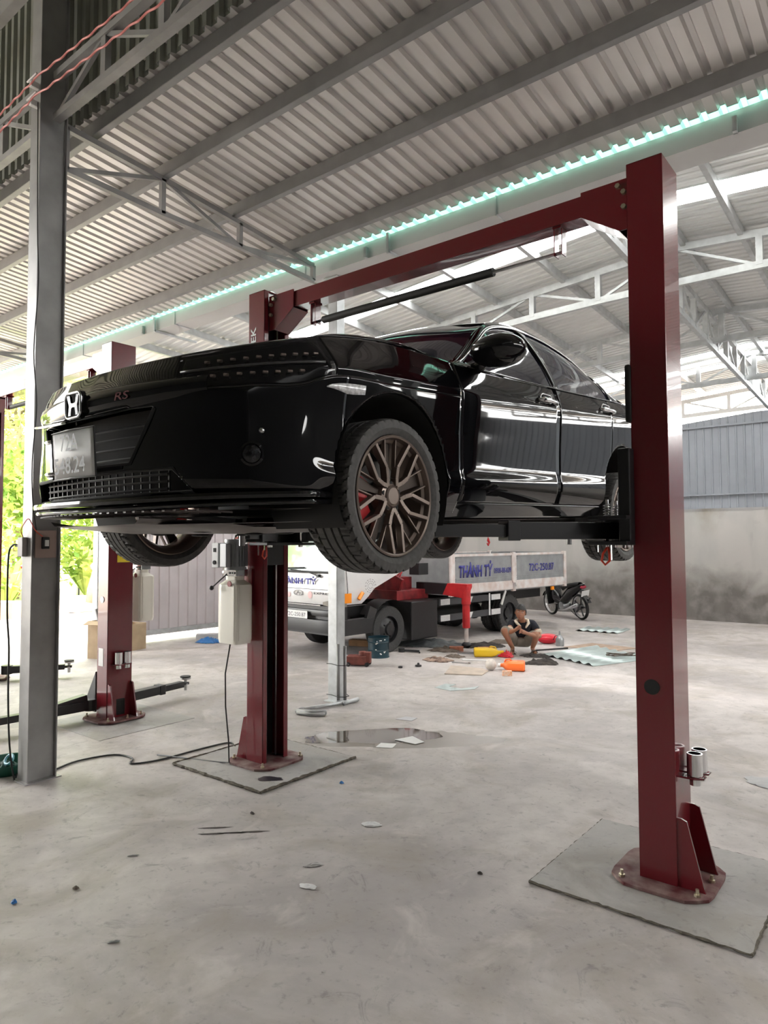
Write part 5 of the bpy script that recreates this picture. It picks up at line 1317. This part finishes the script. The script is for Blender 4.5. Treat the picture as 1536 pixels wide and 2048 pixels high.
single('red_funnel', 'crumpled red plastic bag touching the yellow jug', 'bag', m_redp, lambda b_: crumple(b_, .12, .10, .11, 9, 6), M=at0(-2.38, 5.50, .001)).name = 'plastic_bag'
jug('oil_jug', 'orange plastic oil jug lying on its side near the white ball', m_orange, m_white, -1.79, 4.58, .45+PI, .32, .10, .13)
single('ball', 'round dirty white ball beside the orange jug', 'ball', mat('dirty_white', (.6, .55, .5), .6, 0, 20, .2), lambda b_: b_.ball((0, 0, .075), .075, 20, 14), M=at0(-2.03, 4.42, .001), smooth=True)
single('carton', 'small orange and white carton nearest the camera in front of the orange jug', 'box', mat('orange_card', (.75, .28, .10), .6, 0, 30, .2, col2=(.7, .6, .5)), lambda b_: b_.span((-.06, -.035, 0), (.06, .035, .06)), M=at0(-1.68, 4.22, .001, .6))
single('oil_pan', 'bright red oval plastic jug lying right of the squatting person', 'jug', m_redp, lambda b_: b_.ball((0, 0, .085), (.19, .12, .084), 24, 14), M=at0(-2.47, 7.12, .001, .6), smooth=True)
T = thing('oil_can', 'dark grey pump oil can standing right of the red jug', 'oil can', (-2.21, 7.0, 0)); b_ = MB(W(T)); b_.lathe([(0, 0), (.065, 0), (.07, .02), (.068, .12), (.035, .165), (.018, .18), (.014, .24), (0, .245)], n=24); b_.build('body', m_motor, T, smooth=True, angle=.7); MB(W(T)).tube([(-.02, 0, .17), (-.07, -.02, .16), (-.10, -.03, .09)], .008, 6).build('trigger', m_black, T)
single('steel_bar', 'dark flat steel bar lying left of the corrugated offcut', 'bar', m_black, lambda b_: b_.bar((-2.30, 6.25, .012), (-1.98, 6.78, .012), .03, .02))
def cs(b_, pts, n, dep):
    a, b2, c, d = [V3(*q, 0) for q in pts]; G_ = []
    for i in range(n*6+1):
        u = i/(n*6); z = .004+dep*(.5-.5*math.cos(2*PI*i/6)); G_.append([a.lerp(b2, u)+V3(0, 0, z), d.lerp(c, u)+V3(0, 0, z)])
    b_.grid(G_)
m_offc = mat('mint_zinc', (.55, .64, .63), .35, .4, 4, .15)
solid(single('corrugated_offcut', 'large pale corrugated sheet offcut on the floor right of the person', 'metal sheet', m_offc, lambda b_: cs(b_, [(-2.05, 5.95), (-1.05, 5.50), (-.62, 6.55), (-1.75, 7.25)], 6, .035), smooth=True), .002)
solid(single('corrugated_offcut', 'small corrugated sheet strip on the floor far back near the motorbike', 'metal sheet', m_offc, lambda b_: cs(b_, [(-2.78, 8.98), (-1.98, 9.02), (-2.0, 9.8), (-2.85, 9.6)], 5, .03), smooth=True), .002)
single('wire_tangle', 'thin tangle of pale wire lying on the large corrugated offcut', 'wire', m_rag1, lambda b_: [b_.tube([V3(-1.15+.35*t+.03*math.sin(9*t+k), 6.2+.25*t+.05*math.cos(7*t+2*k), .052+.01*k) for t in [i/14 for i in range(15)]], .008, 5) for k in range(4)])
m_card = mat('cardboard', (.50, .38, .25), .9, 0, 6, .15)
single('cardboard_sheet', 'flat piece of cardboard on the floor below the tool heap', 'cardboard', mat('pale_cardboard', (.50, .42, .35), .9, 0, 8, .2), lambda b_: b_.prism([(-2.36, 3.80), (-1.93, 4.02), (-2.02, 4.33), (-2.16, 4.42), (-2.62, 4.36)], .002, .012))
single('cardboard_sheet', 'flat dark stained cardboard behind the rags near the outrigger', 'cardboard', m_rag1, lambda b_: b_.prism([(-3.3, 6.5), (-2.85, 6.75), (-2.95, 7.2), (-3.4, 7.0)], .002, .010))
single('cardboard_sheet', 'brown stained cardboard behind the corrugated offcut', 'cardboard', mat('tan_card', (.45, .33, .25), .9, 0, 8, .3), lambda b_: b_.prism([(-2.1, 6.9), (-1.3, 7.0), (-1.1, 7.5), (-1.9, 7.6)], .001, .007))
def wrench(b_):
    b_.bar((-.10, 0, .008), (.10, 0, .008), .018, .010)
    for s_ in (-1, 1): b_.lathe([(.010, 0), (.024, 0), (.024, .012), (.010, .012)], (s_*.11, 0, .002), 'Z', 12, closed=True)
single('spanner', 'steel ring spanner on the floor left of the orange jug', 'spanner', m_steel, wrench, M=at0(-2.62, 4.62, .001, .35))
single('steel_rod', 'thin pale rod on the floor between the yellow and orange jugs', 'rod', m_white, lambda b_: b_.cyl((-2.75, 4.85, .010), (-2.35, 5.05, .010), .009, 8))
for (lbl, x, y, rr) in (('small black rubber cap on the floor, left one of the pair below the truck', -3.09, 3.82, .03), ('black rubber bung with a raised stud, right one of the pair below the truck', -2.96, 4.06, .045)):
    single('rubber_cap', lbl, 'cap', m_blackp, lambda b_: b_.lathe([(0, 0), (rr, 0), (rr, .02), (rr*.4, .025), (rr*.3, .05 if rr > .04 else .026), (0, .05 if rr > .04 else .026)], (x, y, .001), 'Z', 16))
single('hand_tool', 'black ratchet tool lying between the front truck tyre and the plastic sheet', 'tool', m_blackp, lambda b_: (b_.bar((-.16, 0, .03), (.12, .02, .02), .035, .03), b_.cyl((-.16, 0, .005), (-.16, 0, .06), .05, 12), b_.cyl((.12, .02, .005), (.15, -.10, .02), .014, 8)), M=at0(-3.75, 4.98, .0, .4))
T = thing('oil_drum', 'cut down dark teal drum beside the front truck tyre', 'drum', (-3.90, 4.35, 0)); b_ = MB(W(T)); m_teal = mat('teal_drum', (.010, .045, .065), .4, 0, 10, .4)
b_.lathe([(0, .004), (.155, .004), (.163, 0), (.163, .012), (.157, .016), (.157, .10), (.162, .108), (.157, .116), (.157, .22), (.162, .228), (.157, .236), (.157, .29), (.163, .30), (.150, .30), (.150, .01)], n=40); b_.build('shell', m_teal, T, smooth=True, angle=.5)
def splat(b_):
    for i in range(14): a = -1.2+random.random()*1.1; z = .05+random.random()*.22; b_.box((.159*math.cos(a), .159*math.sin(a), z), (.004, .022*random.random()+.006, .012), Matrix.Rotation(a, 3, 'Z'))
MB(W(T)); b_ = MB(W(T)); splat(b_); b_.build('paint_splash', m_white, T)
T = thing('bottle_jack', 'rusty red trolley jack standing behind the galvanised column', 'jack', (-3.66, 3.62, 0), .5); m_rr = mat('dull_red', (.22, .06, .045), .6, 0, 12, .4)
b_ = MB(W(T)); b_.span((-.16, -.09, .02), (.12, .09, .14)); b_.span((.08, -.06, .04), (.17, .06, .19)); b_.cyl((.05, 0, .14), (.05, 0, .20), .05, 14); b_.build('frame', m_rr, T, bevel=.01)
for (x, y) in ((-.13, -.1), (-.13, .1), (.13, -.09), (.13, .09)): MB(W(T)).cyl((x, y-.012, .03), (x, y+.012, .03), .03, 14).build('wheel', m_black, T)
MB(W(T)).tube([(-.14, 0, .12), (-.19, -.05, .15), (-.24, -.10, .06)], .012, 8).build('handle', m_steel, T)
single('wood_block', 'wooden blocks lying under the truck cab', 'wood', mat('raw_wood', (.42, .24, .12), .8, 0, 8, .3), lambda b_: b_.box((-4.75, 5.0, .06), (.45, .16, .10), Matrix.Rotation(.3, 3, 'Z')))
T = thing('pipe_assembly', 'bent grey steel pipe lying at the foot of the galvanised column', 'pipe', (-2.40, 1.5, 0))
b_ = MB(); b_.tube([(-2.24, 1.93, .022), (-2.42, 1.28, .022)], .018, 10); b_.tube([(-2.26, 1.74, .022), (-2.27, 1.98, .022)], .022, 10); b_.build('pipe', m_gal, T, smooth=True, angle=.6)
b_ = MB(); b_.tube([(-2.42, 1.30, .024), (-2.40, 1.20, .024), (-2.20, 1.28, .024), (-2.12, 1.33, .030)], .024, 10); b_.tube([(-2.37, 1.17, .02), (-2.2, 1.20, .02), (-2.10, 1.29, .02)], .016, 10); b_.build('elbow', m_purl, T, smooth=True)
# paper and small litter
m_paper = mat('white_paper', (.75, .75, .75), .8); m_dk = mat('dark_scrap', (.06, .05, .045), .9); m_bluep = mat('blue_plastic', (.02, .16, .45), .4)
def scrap(name, lbl, cat, m, x, y, rx, ry, h, sd, rz=0):
    solid(single(name, lbl, cat, m, lambda b_: crumple(b_, rx, ry, h, sd, 3, 10), M=at0(x, y, .001, rz)), .0015)
def leafp(name, lbl, m, pts, z=.003, t=.002): single(name, lbl, 'paper', m, lambda b_: b_.prism(pts, z, z+t))
leafp('paper', 'small white square of paper by the puddle, left of the larger one', m_paper, [(-1.06, .80), (-.93, .86), (-.98, .98), (-1.10, .92)])
leafp('paper', 'larger white sheet of paper at the right end of the puddle', m_paper, [(-1.06, 1.06), (-.84, 1.06), (-.82, 1.16), (-1.0, 1.24)], .006)
leafp('paper', 'greyish paper scrap on the floor beyond the puddle', mat('grey_paper', (.5, .5, .52), .8), [(-1.48, 1.62), (-1.32, 1.66), (-1.34, 1.78), (-1.46, 1.76)])
leafp('metal_scrap', 'shiny curved tin offcut on the floor below the cardboard', m_offc, [(-2.0, 3.05), (-1.75, 3.0), (-1.58, 3.25), (-1.62, 3.42), (-1.72, 3.2), (-1.88, 3.18), (-1.9, 3.35), (-2.02, 3.3)])
scrap('crumpled_paper', 'crumpled white tissue in the middle of the foreground floor', 'paper', m_paper, -.09, -.43, .06, .035, .02, 11, .5)
scrap('crumpled_paper', 'torn white paper flake nearest the camera on the foreground floor', 'paper', m_paper, .14, -1.20, .045, .022, .012, 12, .3)
scrap('crumpled_paper', 'dirty grey paper flake left of the crumpled tissues', 'paper', mat('dirty_paper', (.45, .43, .42), .8), .0, -1.02, .05, .025, .012, 13, .9)
scrap('cable_scrap', 'short grey cable offcut on the foreground floor near the bottom left', 'scrap', m_purl, -.18, -2.05, .025, .008, .008, 14, .9)
scrap('cable_scrap', 'short pale offcut on the floor left of the foreground centre', 'scrap', m_purl, -.85, -1.55, .03, .006, .006, 15, 1.0)
scrap('mud_flake', 'dark dirt flake at the left edge of the foreground floor', 'dirt', m_dk, -1.30, -2.12, .03, .015, .008, 16, .9)
scrap('blue_plug', 'small blue plastic cap at the left edge of the foreground', 'cap', m_bluep, -.85, -2.17, .016, .012, .02, 17)
scrap('blue_plug', 'tiny blue cap on the floor right of the concrete footing', 'cap', m_bluep, -.71, -.01, .016, .014, .02, 18)
scrap('mud_flake', 'small dark nut on the floor below the middle footing', 'dirt', m_dk, -.79, -.76, .018, .008, .01, 19)
scrap('mud_flake', 'small brown pebble near the nearest footing', 'dirt', m_dk, .74, -.56, .014, .010, .012, 20)
scrap('mud_flake', 'brown leaf on the foreground floor left of the paper flakes', 'dirt', m_rag1, -.75, -1.92, .02, .012, .012, 21)
scrap('plastic_sheet', 'grey translucent plastic scrap at the right edge of the floor', 'plastic', mat('grey_film', (.38, .38, .38), .4), 1.68, 1.85, .16, .12, .02, 22, .3)
# puddle
m_pud = mat('wet_floor', (.12, .098, .08), .04, 0, 2, .2, spec=.6)
def pudf(b_):
    pts = []
    for i in range(60):
        a = 2*PI*i/60; r = 1+.28*noise.noise(V3(math.cos(a)*1.6, math.sin(a)*1.6, 3))+.08*noise.noise(V3(math.cos(a)*5, math.sin(a)*5, 9))
        u, v = .62*r*math.cos(a), .21*r*math.sin(a); pts.append((-1.28+u*.72+v*.70, 1.04+u*.70-v*.72, 0))
    c = [V3(x, y, .0018) for x, y, _ in pts]; b_.add(c, [tuple(range(60))])
single('puddle', 'shallow brown puddle of water between the lift post and the galvanised column', 'puddle', m_pud, pudf)
m_pud2 = mat('damp_floor', (.25, .22, .19), .3, 0, 3, .2)
def stain(name, lbl, m, cx0, cy0, a_, b2, th, sd, z):
    def f(b_):
        c = []
        for i in range(48):
            a = 2*PI*i/48; r = 1+.5*noise.noise(V3(math.cos(a)*1.3, math.sin(a)*1.3, sd))+.15*noise.noise(V3(math.cos(a)*6, math.sin(a)*6, sd))
            u, v = a_*r*math.cos(a), b2*r*math.sin(a); c.append(V3(cx0+u*math.cos(th)-v*math.sin(th), cy0+u*math.sin(th)+v*math.cos(th), z))
        b_.add(c, [tuple(range(48))])
    single(name, lbl, 'stain', m, f)
stain('damp_patch', 'damp brown patch of floor around the puddle', m_pud2, -1.02, 1.12, .85, .24, .72, 5, .0010)
stain('oil_stain', 'dark oil stain on the footing in front of the middle post', mat('oil', (.035, .03, .04), .3), -1.16, -.28, .10, .05, .6, 8, .0130)
for i, (x, y) in enumerate(((-.74, -1.10), (-.66, -1.02), (-.80, -1.04), (-.58, -.94))):
    stain('tyre_mark', ('longest dark tyre mark in the cluster on the foreground floor', 'dark tyre mark at the rear of the foreground cluster', 'short dark tyre mark nearest the grey column', 'faint tyre mark at the right end of the foreground cluster')[i], m_dk, x, y, .09, .012, .75, 30+i, .0012)
for o in COL.objects:
    if o.name.startswith('tyre_mark'): o['group'] = 'dark tyre marks on the foreground floor'
# left side bits
T = thing('basin', 'dark green plastic basin on the floor at the left edge', 'basin', (-2.85, -1.36, 0)); b_ = MB(W(T)); b_.lathe([(0, .004), (.12, .004), (.175, .085), (.185, .088), (.185, .080), (.128, 0), (0, 0)], n=36); b_.build('bowl', mat('green_plastic', (.01, .10, .07), .35), T, smooth=True, angle=.6)
b_ = MB(W(T)); crumple(b_, .11, .09, .07, 4); o = b_.build('wet_cloth', mat('green_cloth', (.02, .10, .08), .7, 0, 12, .5), T, smooth=True); o.location.z += .02
b_ = MB(W(T)); b_.tube([(.02+.05*math.cos(a), .02*math.sin(a), .095+.03*math.sin(a)) for a in [i*.4 for i in range(16)]], .010, 6); lab(b_.build('hose_end', mat('pale_blue', (.3, .6, .75), .4), T, smooth=True), 'pale blue hose end')
def cab_(name, lbl, pts, r=.007, m=None):
    b_ = MB(); P = [Vector(q) for q in pts]; pp_ = [cr(P, i*.2) for i in range((len(P)-1)*5+1)]; b_.tube(pp_, r, 6); return tag(b_.build(name, m or m_blackp, None, smooth=True), lbl, 'cable')
cab_('extension_cable', 'black cable snaking over the floor from the grey column to the middle lift post', [(-2.58, -1.17, .008), (-2.66, -.92, .008), (-2.58, -.66, .008), (-2.38, -.62, .008), (-2.27, -.70, .008), (-2.18, -.52, .008), (-2.16, -.14, .008), (-2.12, .12, .008), (-1.98, .08, .008)])
cab_('power_cable', 'black flex hanging from the socket on the grey column down to the floor', [(-2.60, -1.42, 1.695), (-2.66, -1.44, 1.69), (-2.70, -1.45, 1.60), (-2.70, -1.45, 1.2), (-2.66, -1.45, .95), (-2.68, -1.44, .6), (-2.64, -1.44, .25), (-2.60, -1.42, .012), (-2.70, -1.36, .012)])
m_pink = mat('pink_twin_flex', (.72, .22, .20), .5)
def wavy(a, b2, n=26, amp=.006): a, b2 = Vector(a), Vector(b2); return [tuple(a.lerp(b2, i/n)+V3(0, 0, amp*(-1)**i-.05*math.sin(PI*i/n))) for i in range(n+1)]
cab_('twin_flex', 'upper pink twisted flex crossing the top of the grey column', wavy((-4.6, -1.46, 5.13), (-2.40, -1.46, 5.09))+wavy((-2.3, -1.46, 5.09), (2.5, -1.46, 4.98), 50), .007, m_pink)
cab_('twin_flex', 'lower pink twisted flex crossing the grey column', wavy((-4.6, -1.46, 4.95), (-2.42, -1.46, 4.96))+wavy((-2.3, -1.46, 4.95), (2.5, -1.46, 4.78), 50), .007, m_pink)
for z in (5.09, 4.95): single('cable_clip', 'upper white porcelain clip for the pink flex on the grey column' if z > 5 else 'lower white porcelain clip for the pink flex on the grey column', 'clip', m_white, lambda b_: (b_.span((-2.50, -1.46, z-.022), (-2.462, -1.40, z+.022)), b_.cyl((-2.53, -1.46, z+.03), (-2.38, -1.46, z+.035), .008, 6)), bevel=.004)
cab_('wall_cable', 'thin dark and red wires running down the grey column to the switch', [(-2.44, -1.42, 4.95), (-2.43, -1.41, 4.0), (-2.42, -1.40, 3.6), (-2.45, -1.41, 3.1), (-2.41, -1.40, 2.7), (-2.44, -1.41, 2.3), (-2.44, -1.40, 2.0), (-2.448, -1.36, 1.75)], .004)
T = thing('switch_box', 'square wooden board with a black breaker on the grey column', 'switch', (-2.46, -1.29, 1.70)); MB().span((-2.452, -1.375, 1.60), (-2.440, -1.225, 1.80)).build('board', mat('wood_board', (.34, .25, .22), .7), T)
MB().span((-2.44, -1.335, 1.665), (-2.415, -1.285, 1.75)).build('breaker', m_blackp, T, bevel=.004); MB().span((-2.415, -1.322, 1.685), (-2.40, -1.298, 1.73)).build('lever', m_white, T)
T = thing('socket_box', 'small white socket box on the edge of the grey column', 'socket', (-2.57, -1.40, 1.68)); MB().span((-2.605, -1.43, 1.61), (-2.525, -1.395, 1.75)).build('housing', mat('beige_box', (.42, .38, .37), .5), T, bevel=.004); MB().span((-2.64, -1.43, 1.68), (-2.60, -1.41, 1.70)).build('plug', m_blackp, T)
cab_('red_wire', 'short red wires looping above the socket box', [(-2.56, -1.41, 1.75), (-2.55, -1.43, 1.80), (-2.50, -1.43, 1.85), (-2.45, -1.42, 1.88), (-2.44, -1.38, 1.80), (-2.43, -1.33, 1.755)], .003, m_hose)
def carton(lbl, x, y, s_, h, rz):
    T = thing('cardboard_box', lbl, 'box', (x, y, 0), rz); b_ = MB(W(T)); t_ = .006
    for q in (-1, 1): b_.span((-s_/2, q*s_/2-t_, 0), (s_/2, q*s_/2+t_, h)); b_.span((q*s_/2-t_, -s_/2, 0), (q*s_/2+t_, s_/2, h))
    b_.span((-s_/2, -s_/2, 0), (s_/2, s_/2, .01)); b_.build('box', m_card, T)
    b_ = MB(W(T)); b_.box((0, -s_/2-.05, h-.02), (s_, .10, .006), Matrix.Rotation(.5, 3, 'X')); b_.box((-s_/2-.05, 0, h-.03), (.10, s_, .006), Matrix.Rotation(-.6, 3, 'Y')); b_.build('flap', m_card, T); return T
carton('open cardboard box with pipes sticking out, left of the second red post', -7.15, 1.85, .36, .55, .4)
carton('cardboard box at the foot of the sheet wall, right of the second red post', -7.55, 2.52, .30, .42, .2)
single('waste_pipe', 'grey pipe offcuts leaning out of the open cardboard box', 'pipe', m_purl, lambda b_: (b_.cyl((-7.2, 1.8, .1), (-7.0, 1.95, .85), .045, 12), b_.cyl((-7.05, 1.8, .15), (-7.25, 1.75, .72), .04, 12)), smooth=True, angle=.6)
single('plastic_bag', 'crumpled blue plastic bag on the floor by the sheet wall', 'bag', m_bluep, lambda b_: crumple(b_, .22, .14, .12, 23, 6), M=at0(-7.15, 3.75, .001, .6), smooth=True)
single('foam_block', 'white foam block behind the blue plastic bag', 'foam', m_white, lambda b_: b_.span((-.25, -.1, 0), (.25, .1, .10)), M=at0(-7.45, 4.0, .001, .9))
# ================================================================ OUTSIDE, BEYOND THE OPEN LEFT SIDE
single('curb', 'low white concrete kerb along the edge of the workshop floor', 'kerb', m_white, lambda b_: b_.span((-13.1, -6, -.15), (-12.9, 12, .07)))
m_leaf = bpy.data.materials.new('bright_leaf'); m_leaf.use_nodes = True; t = m_leaf.node_tree; b = t.nodes['Principled BSDF']; oi = t.nodes.new('ShaderNodeTexCoord'); nn = t.nodes.new('ShaderNodeTexNoise'); nn.inputs['Scale'].default_value = 1.2; nn.inputs['Detail'].default_value = 5
rp_ = t.nodes.new('ShaderNodeValToRGB'); rp_.color_ramp.elements[0].position = .35; rp_.color_ramp.elements[0].color = (.22, .38, .08, 1); rp_.color_ramp.elements[1].position = .62; rp_.color_ramp.elements[1].color = (.65, .72, .22, 1)
t.links.new(oi.outputs['Object'], nn.inputs[0]); t.links.new(nn.outputs['Fac'], rp_.inputs[0]); t.links.new(rp_.outputs[0], b.inputs['Base Color']); b.inputs['Roughness'].default_value = .6
tl2 = t.nodes.new('ShaderNodeBsdfTranslucent'); t.links.new(rp_.outputs[0], tl2.inputs[0]); mx2 = t.nodes.new('ShaderNodeMixShader'); mx2.inputs[0].default_value = .45; t.links.new(b.outputs[0], mx2.inputs[1]); t.links.new(tl2.outputs[0], mx2.inputs[2]); t.links.new(mx2.outputs[0], t.nodes['Material Output'].inputs[0])
m_bark = mat('bark', (.34, .26, .18), .9, 0, 6, .4)
def tree(x, y, h, r, lbl, n=9000, ls=.14, seed=1, low=.05):
    rs = random.Random(seed); T = thing('leafy_tree', lbl, 'tree', (x, y, -.02), 0, None)
    b_ = MB(); b_.tube([(x, y, -.05), (x+.1, y+.05, h*.25), (x-.05, y+.1, h*.5), (x+.1, y, h*.75)], [.16, .12, .09, .04], 8)
    ends = []
    for i in range(9):
        a = rs.random()*6.28; z0 = h*(.25+.5*rs.random()); e_ = V3(x+r*.75*math.cos(a), y+r*.75*math.sin(a), z0+h*.2); ends.append(e_); b_.tube([(x, y, z0), V3(x, y, z0).lerp(e_, .5)+V3(0, 0, .2), e_], [.06, .04, .015], 6)
    b_.build('trunk', m_bark, T, smooth=True)
    cl = [(e_+V3(rs.uniform(-.4, .4), rs.uniform(-.4, .4), rs.uniform(-.3, .5)), r*rs.uniform(.32, .5)) for e_ in ends]+[(V3(x+rs.uniform(-.6, .6)*r, y+rs.uniform(-.6, .6)*r, h*rs.uniform(low+.1, 1)), r*rs.uniform(.3, .48)) for _ in range(24)]
    b_ = MB(); vs = []; fs_ = []
    for i in range(n):
        c_, cr_ = cl[rs.randrange(len(cl))]
        d = V3(rs.gauss(0, 1), rs.gauss(0, 1), rs.gauss(0, 1)).normalized(); q = c_+d*cr_*(rs.random()**.35)
        u = V3(rs.gauss(0, 1), rs.gauss(0, 1), rs.gauss(0, .6)).normalized(); w_ = u.cross(d); w_ = w_.normalized() if w_.length > .01 else V3(0, 0, 1)
        s_ = ls*rs.uniform(.6, 1.2); o_ = len(vs); vs += [q-u*s_, q+w_*s_*.45, q+u*s_, q-w_*s_*.45]; fs_.append((o_, o_+1, o_+2, o_+3))
    b_.add(vs, fs_); b_.build('foliage', m_leaf, T); return T
for i, (x, y, h, r, lbl) in enumerate((
    (-17.5, 2.2, 7.5, 2.4, 'tall bright green tree outside, at the far left edge of the photo'), (-19.5, 5.8, 8.0, 2.6, 'tall leafy tree outside, seen left of the grey column'),
    (-18.3, 8.2, 7.0, 2.5, 'bushy green tree outside, seen between grey column and second red post'), (-24, 8.2, 9.0, 3.0, 'large hazy tree farther back outside behind the other trees'), (-18.0, -1.8, 7.0, 2.4, 'green tree outside, off the left edge of the photo'), (-23, 12.5, 8.5, 2.8, 'green tree outside behind the sheet wall'))):
    tree(x, y, h, r, lbl, seed=i+3, ls=.15)
def shrub(x, y, h, lbl, m=None, n=60, seed=1, cat='shrub', pot=False):
    rs = random.Random(seed); T = thing('shrub', lbl, cat, (x, y, 0)); b_ = MB()
    for i in range(n):
        a = rs.random()*6.28; L = h*rs.uniform(.5, 1); e_ = V3(x+math.cos(a)*L*.6, y+math.sin(a)*L*.6, L*rs.uniform(.4, 1)); m0 = V3(x, y, .05).lerp(e_, .55)+V3(0, 0, L*.25); sd = V3(-math.sin(a), math.cos(a), 0)*.05*h
        b_.add([V3(x, y, .02), m0-sd, m0+sd, e_], [(0, 1, 3, 2)])
    b_.build('fronds', m or m_leaf, T); MB().tube([(x, y, -.02), (x, y, h*.3)], .03, 6).build('stem', m_bark, T)
shrub(-15.5, 3.9, 1.5, 'spiky yellow-green plant outside near the white kerb', seed=2); shrub(-17.2, 4.2, 1.3, 'low green bush outside under the leftmost tree', seed=3); shrub(-18.6, 7.6, 2.0, 'palm-like plant outside behind the grey planter', seed=4)
single('planter_box', 'long grey concrete planter outside on the ground', 'planter', m_col, lambda b_: b_.box((-16.7, 5.6, .22), (1.2, .5, .5), Matrix.Rotation(.9, 3, 'Z')), bevel=.02)
single('lawn', 'strip of green lawn outside beyond the planter', 'lawn', mat('grass', (.28, .42, .12), .9, 0, 8, .3), lambda b_: b_.span((-24, 5, -.018), (-18.6, 14, .015)))
def pframe(b_):
    for y in (7.7, 8.7): b_.cyl((-19.2, y, 0), (-19.2, y, .75), .03, 6)
    b_.cyl((-19.2, 7.7, .75), (-19.2, 8.7, .75), .03, 6)
single('goal_frame', 'small dark metal frame standing on the lawn outside', 'frame', m_black, pframe)
for (x, y, rz, lbl) in ((-20.6, 6.0, .4, 'red plastic chair outside, seen left of the grey column'), (-21.4, 7.0, 1.2, 'red plastic chair outside beside the first chair')):
    T = thing('plastic_chair', lbl, 'chair', (x, y, 0), rz); Wt = W(T); MB(Wt).span((-.22, -.22, .42), (.22, .22, .46)).build('seat', m_redp, T); MB(Wt).span((-.22, .20, .46), (.22, .23, .95)).build('backrest', m_redp, T)
    for (a, c) in ((-.2, -.2), (.2, -.2), (-.2, .2), (.2, .2)): MB(Wt).span((a-.02, c-.02, 0), (a+.02, c+.02, .42)).build('leg', m_redp, T)
T = thing('garden_table', 'table with pale blue cloth outside beyond the lawn', 'table', (-24.5, 10.6, 0)); MB().span((-25.1, 10.1, .72), (-23.9, 11.1, .76)).build('tabletop', m_white, T); MB().grid([[(-23.88, 10.1, .2), (-23.9, 10.1, .76)], [(-23.88, 11.1, .2), (-23.9, 11.1, .76)]]).build('cloth', mat('lavender_cloth', (.35, .35, .7), .8), T)
T = thing('house', 'white single-storey house far outside behind the trees', 'house', (-32, 14, 0)); MB().span((-36, 4, 0), (-31, 26, 3.2)).build('wall', m_white, T); MB().box((-33.5, 15, 3.4), (6.5, 24, .15), Matrix.Rotation(.12, 3, 'Y')).build('roof', mat('pink_roof', (.55, .32, .30), .7), T)
for y in (8, 12, 16): MB().span((-31.0, y, .9), (-30.95, y+1.4, 2.2)).build('window', m_tglass, T)
single('log', 'cut tree stump with peeling bark outside the open side', 'stump', m_bark, lambda b_: b_.tube([(-14.8, 5.75, -.02), (-14.85, 5.8, .5), (-14.7, 5.85, 1.0), (-14.9, 5.9, 1.1)], [.16, .13, .12, .14], 10), smooth=True)
single('dirt_mound', 'low mound of reddish dirt and branches outside by the kerb', 'mound', m_dirt, lambda b_: crumple(b_, 1.5, 1.6, .35, 31, 4), M=at0(-15.6, 5.0, -.02), smooth=True)
single('sand_bag', 'folded brown cardboard carton outside by the kerb at left', 'box', m_card, lambda b_: b_.box((-13.9, 3.2, .2), (.8, .5, .4), Matrix.Rotation(.5, 3, 'Z'))).name = 'carton'
# white car at the left edge
T = thing('parked_car', 'white car outside, only its rounded end showing at the left edge', 'car', (-12.6, 1.45, 0)); b_ = MB(); G_ = []
for (y, z0, z1_, w) in ((-2.3, .35, .75, .7), (-2.2, .25, .95, .8), (-1.5, .22, 1.0, .84), (-.9, .22, 1.45, .84), (.3, .22, 1.5, .84), (1.1, .22, 1.0, .84), (1.55, .25, .85, .78), (1.68, .35, .65, .66)):
    G_.append([V3(-12.2+w*math.copysign(abs(math.cos(a))**.45, math.cos(a))-.4, 1.0+y*.75, (z0+z1_)/2+(z1_-z0)/2*math.copysign(abs(math.sin(a))**.6, math.sin(a))) for a in [i*2*PI/28 for i in range(28)]])
b_.grid(G_, wrap=True); b_.add(G_[0], [tuple(range(28))]); b_.add(G_[-1], [tuple(range(28))]); b_.build('body', m_wtruck, T, smooth=True, angle=.9)
for (x, y) in ((-11.80, 1.75), (-13.38, 1.75), (-11.80, -.1), (-13.38, -.1)): MB().lathe([(0, -.08), (.28, -.08), (.30, -.05), (.30, .05), (.28, .08), (0, .08)], (x, y, .30), 'X', 24).build('wheel', m_rubber, T)
MB().span((-13.2, 2.26, .42), (-12.0, 2.275, .52)).build('front_grille', m_black, T)
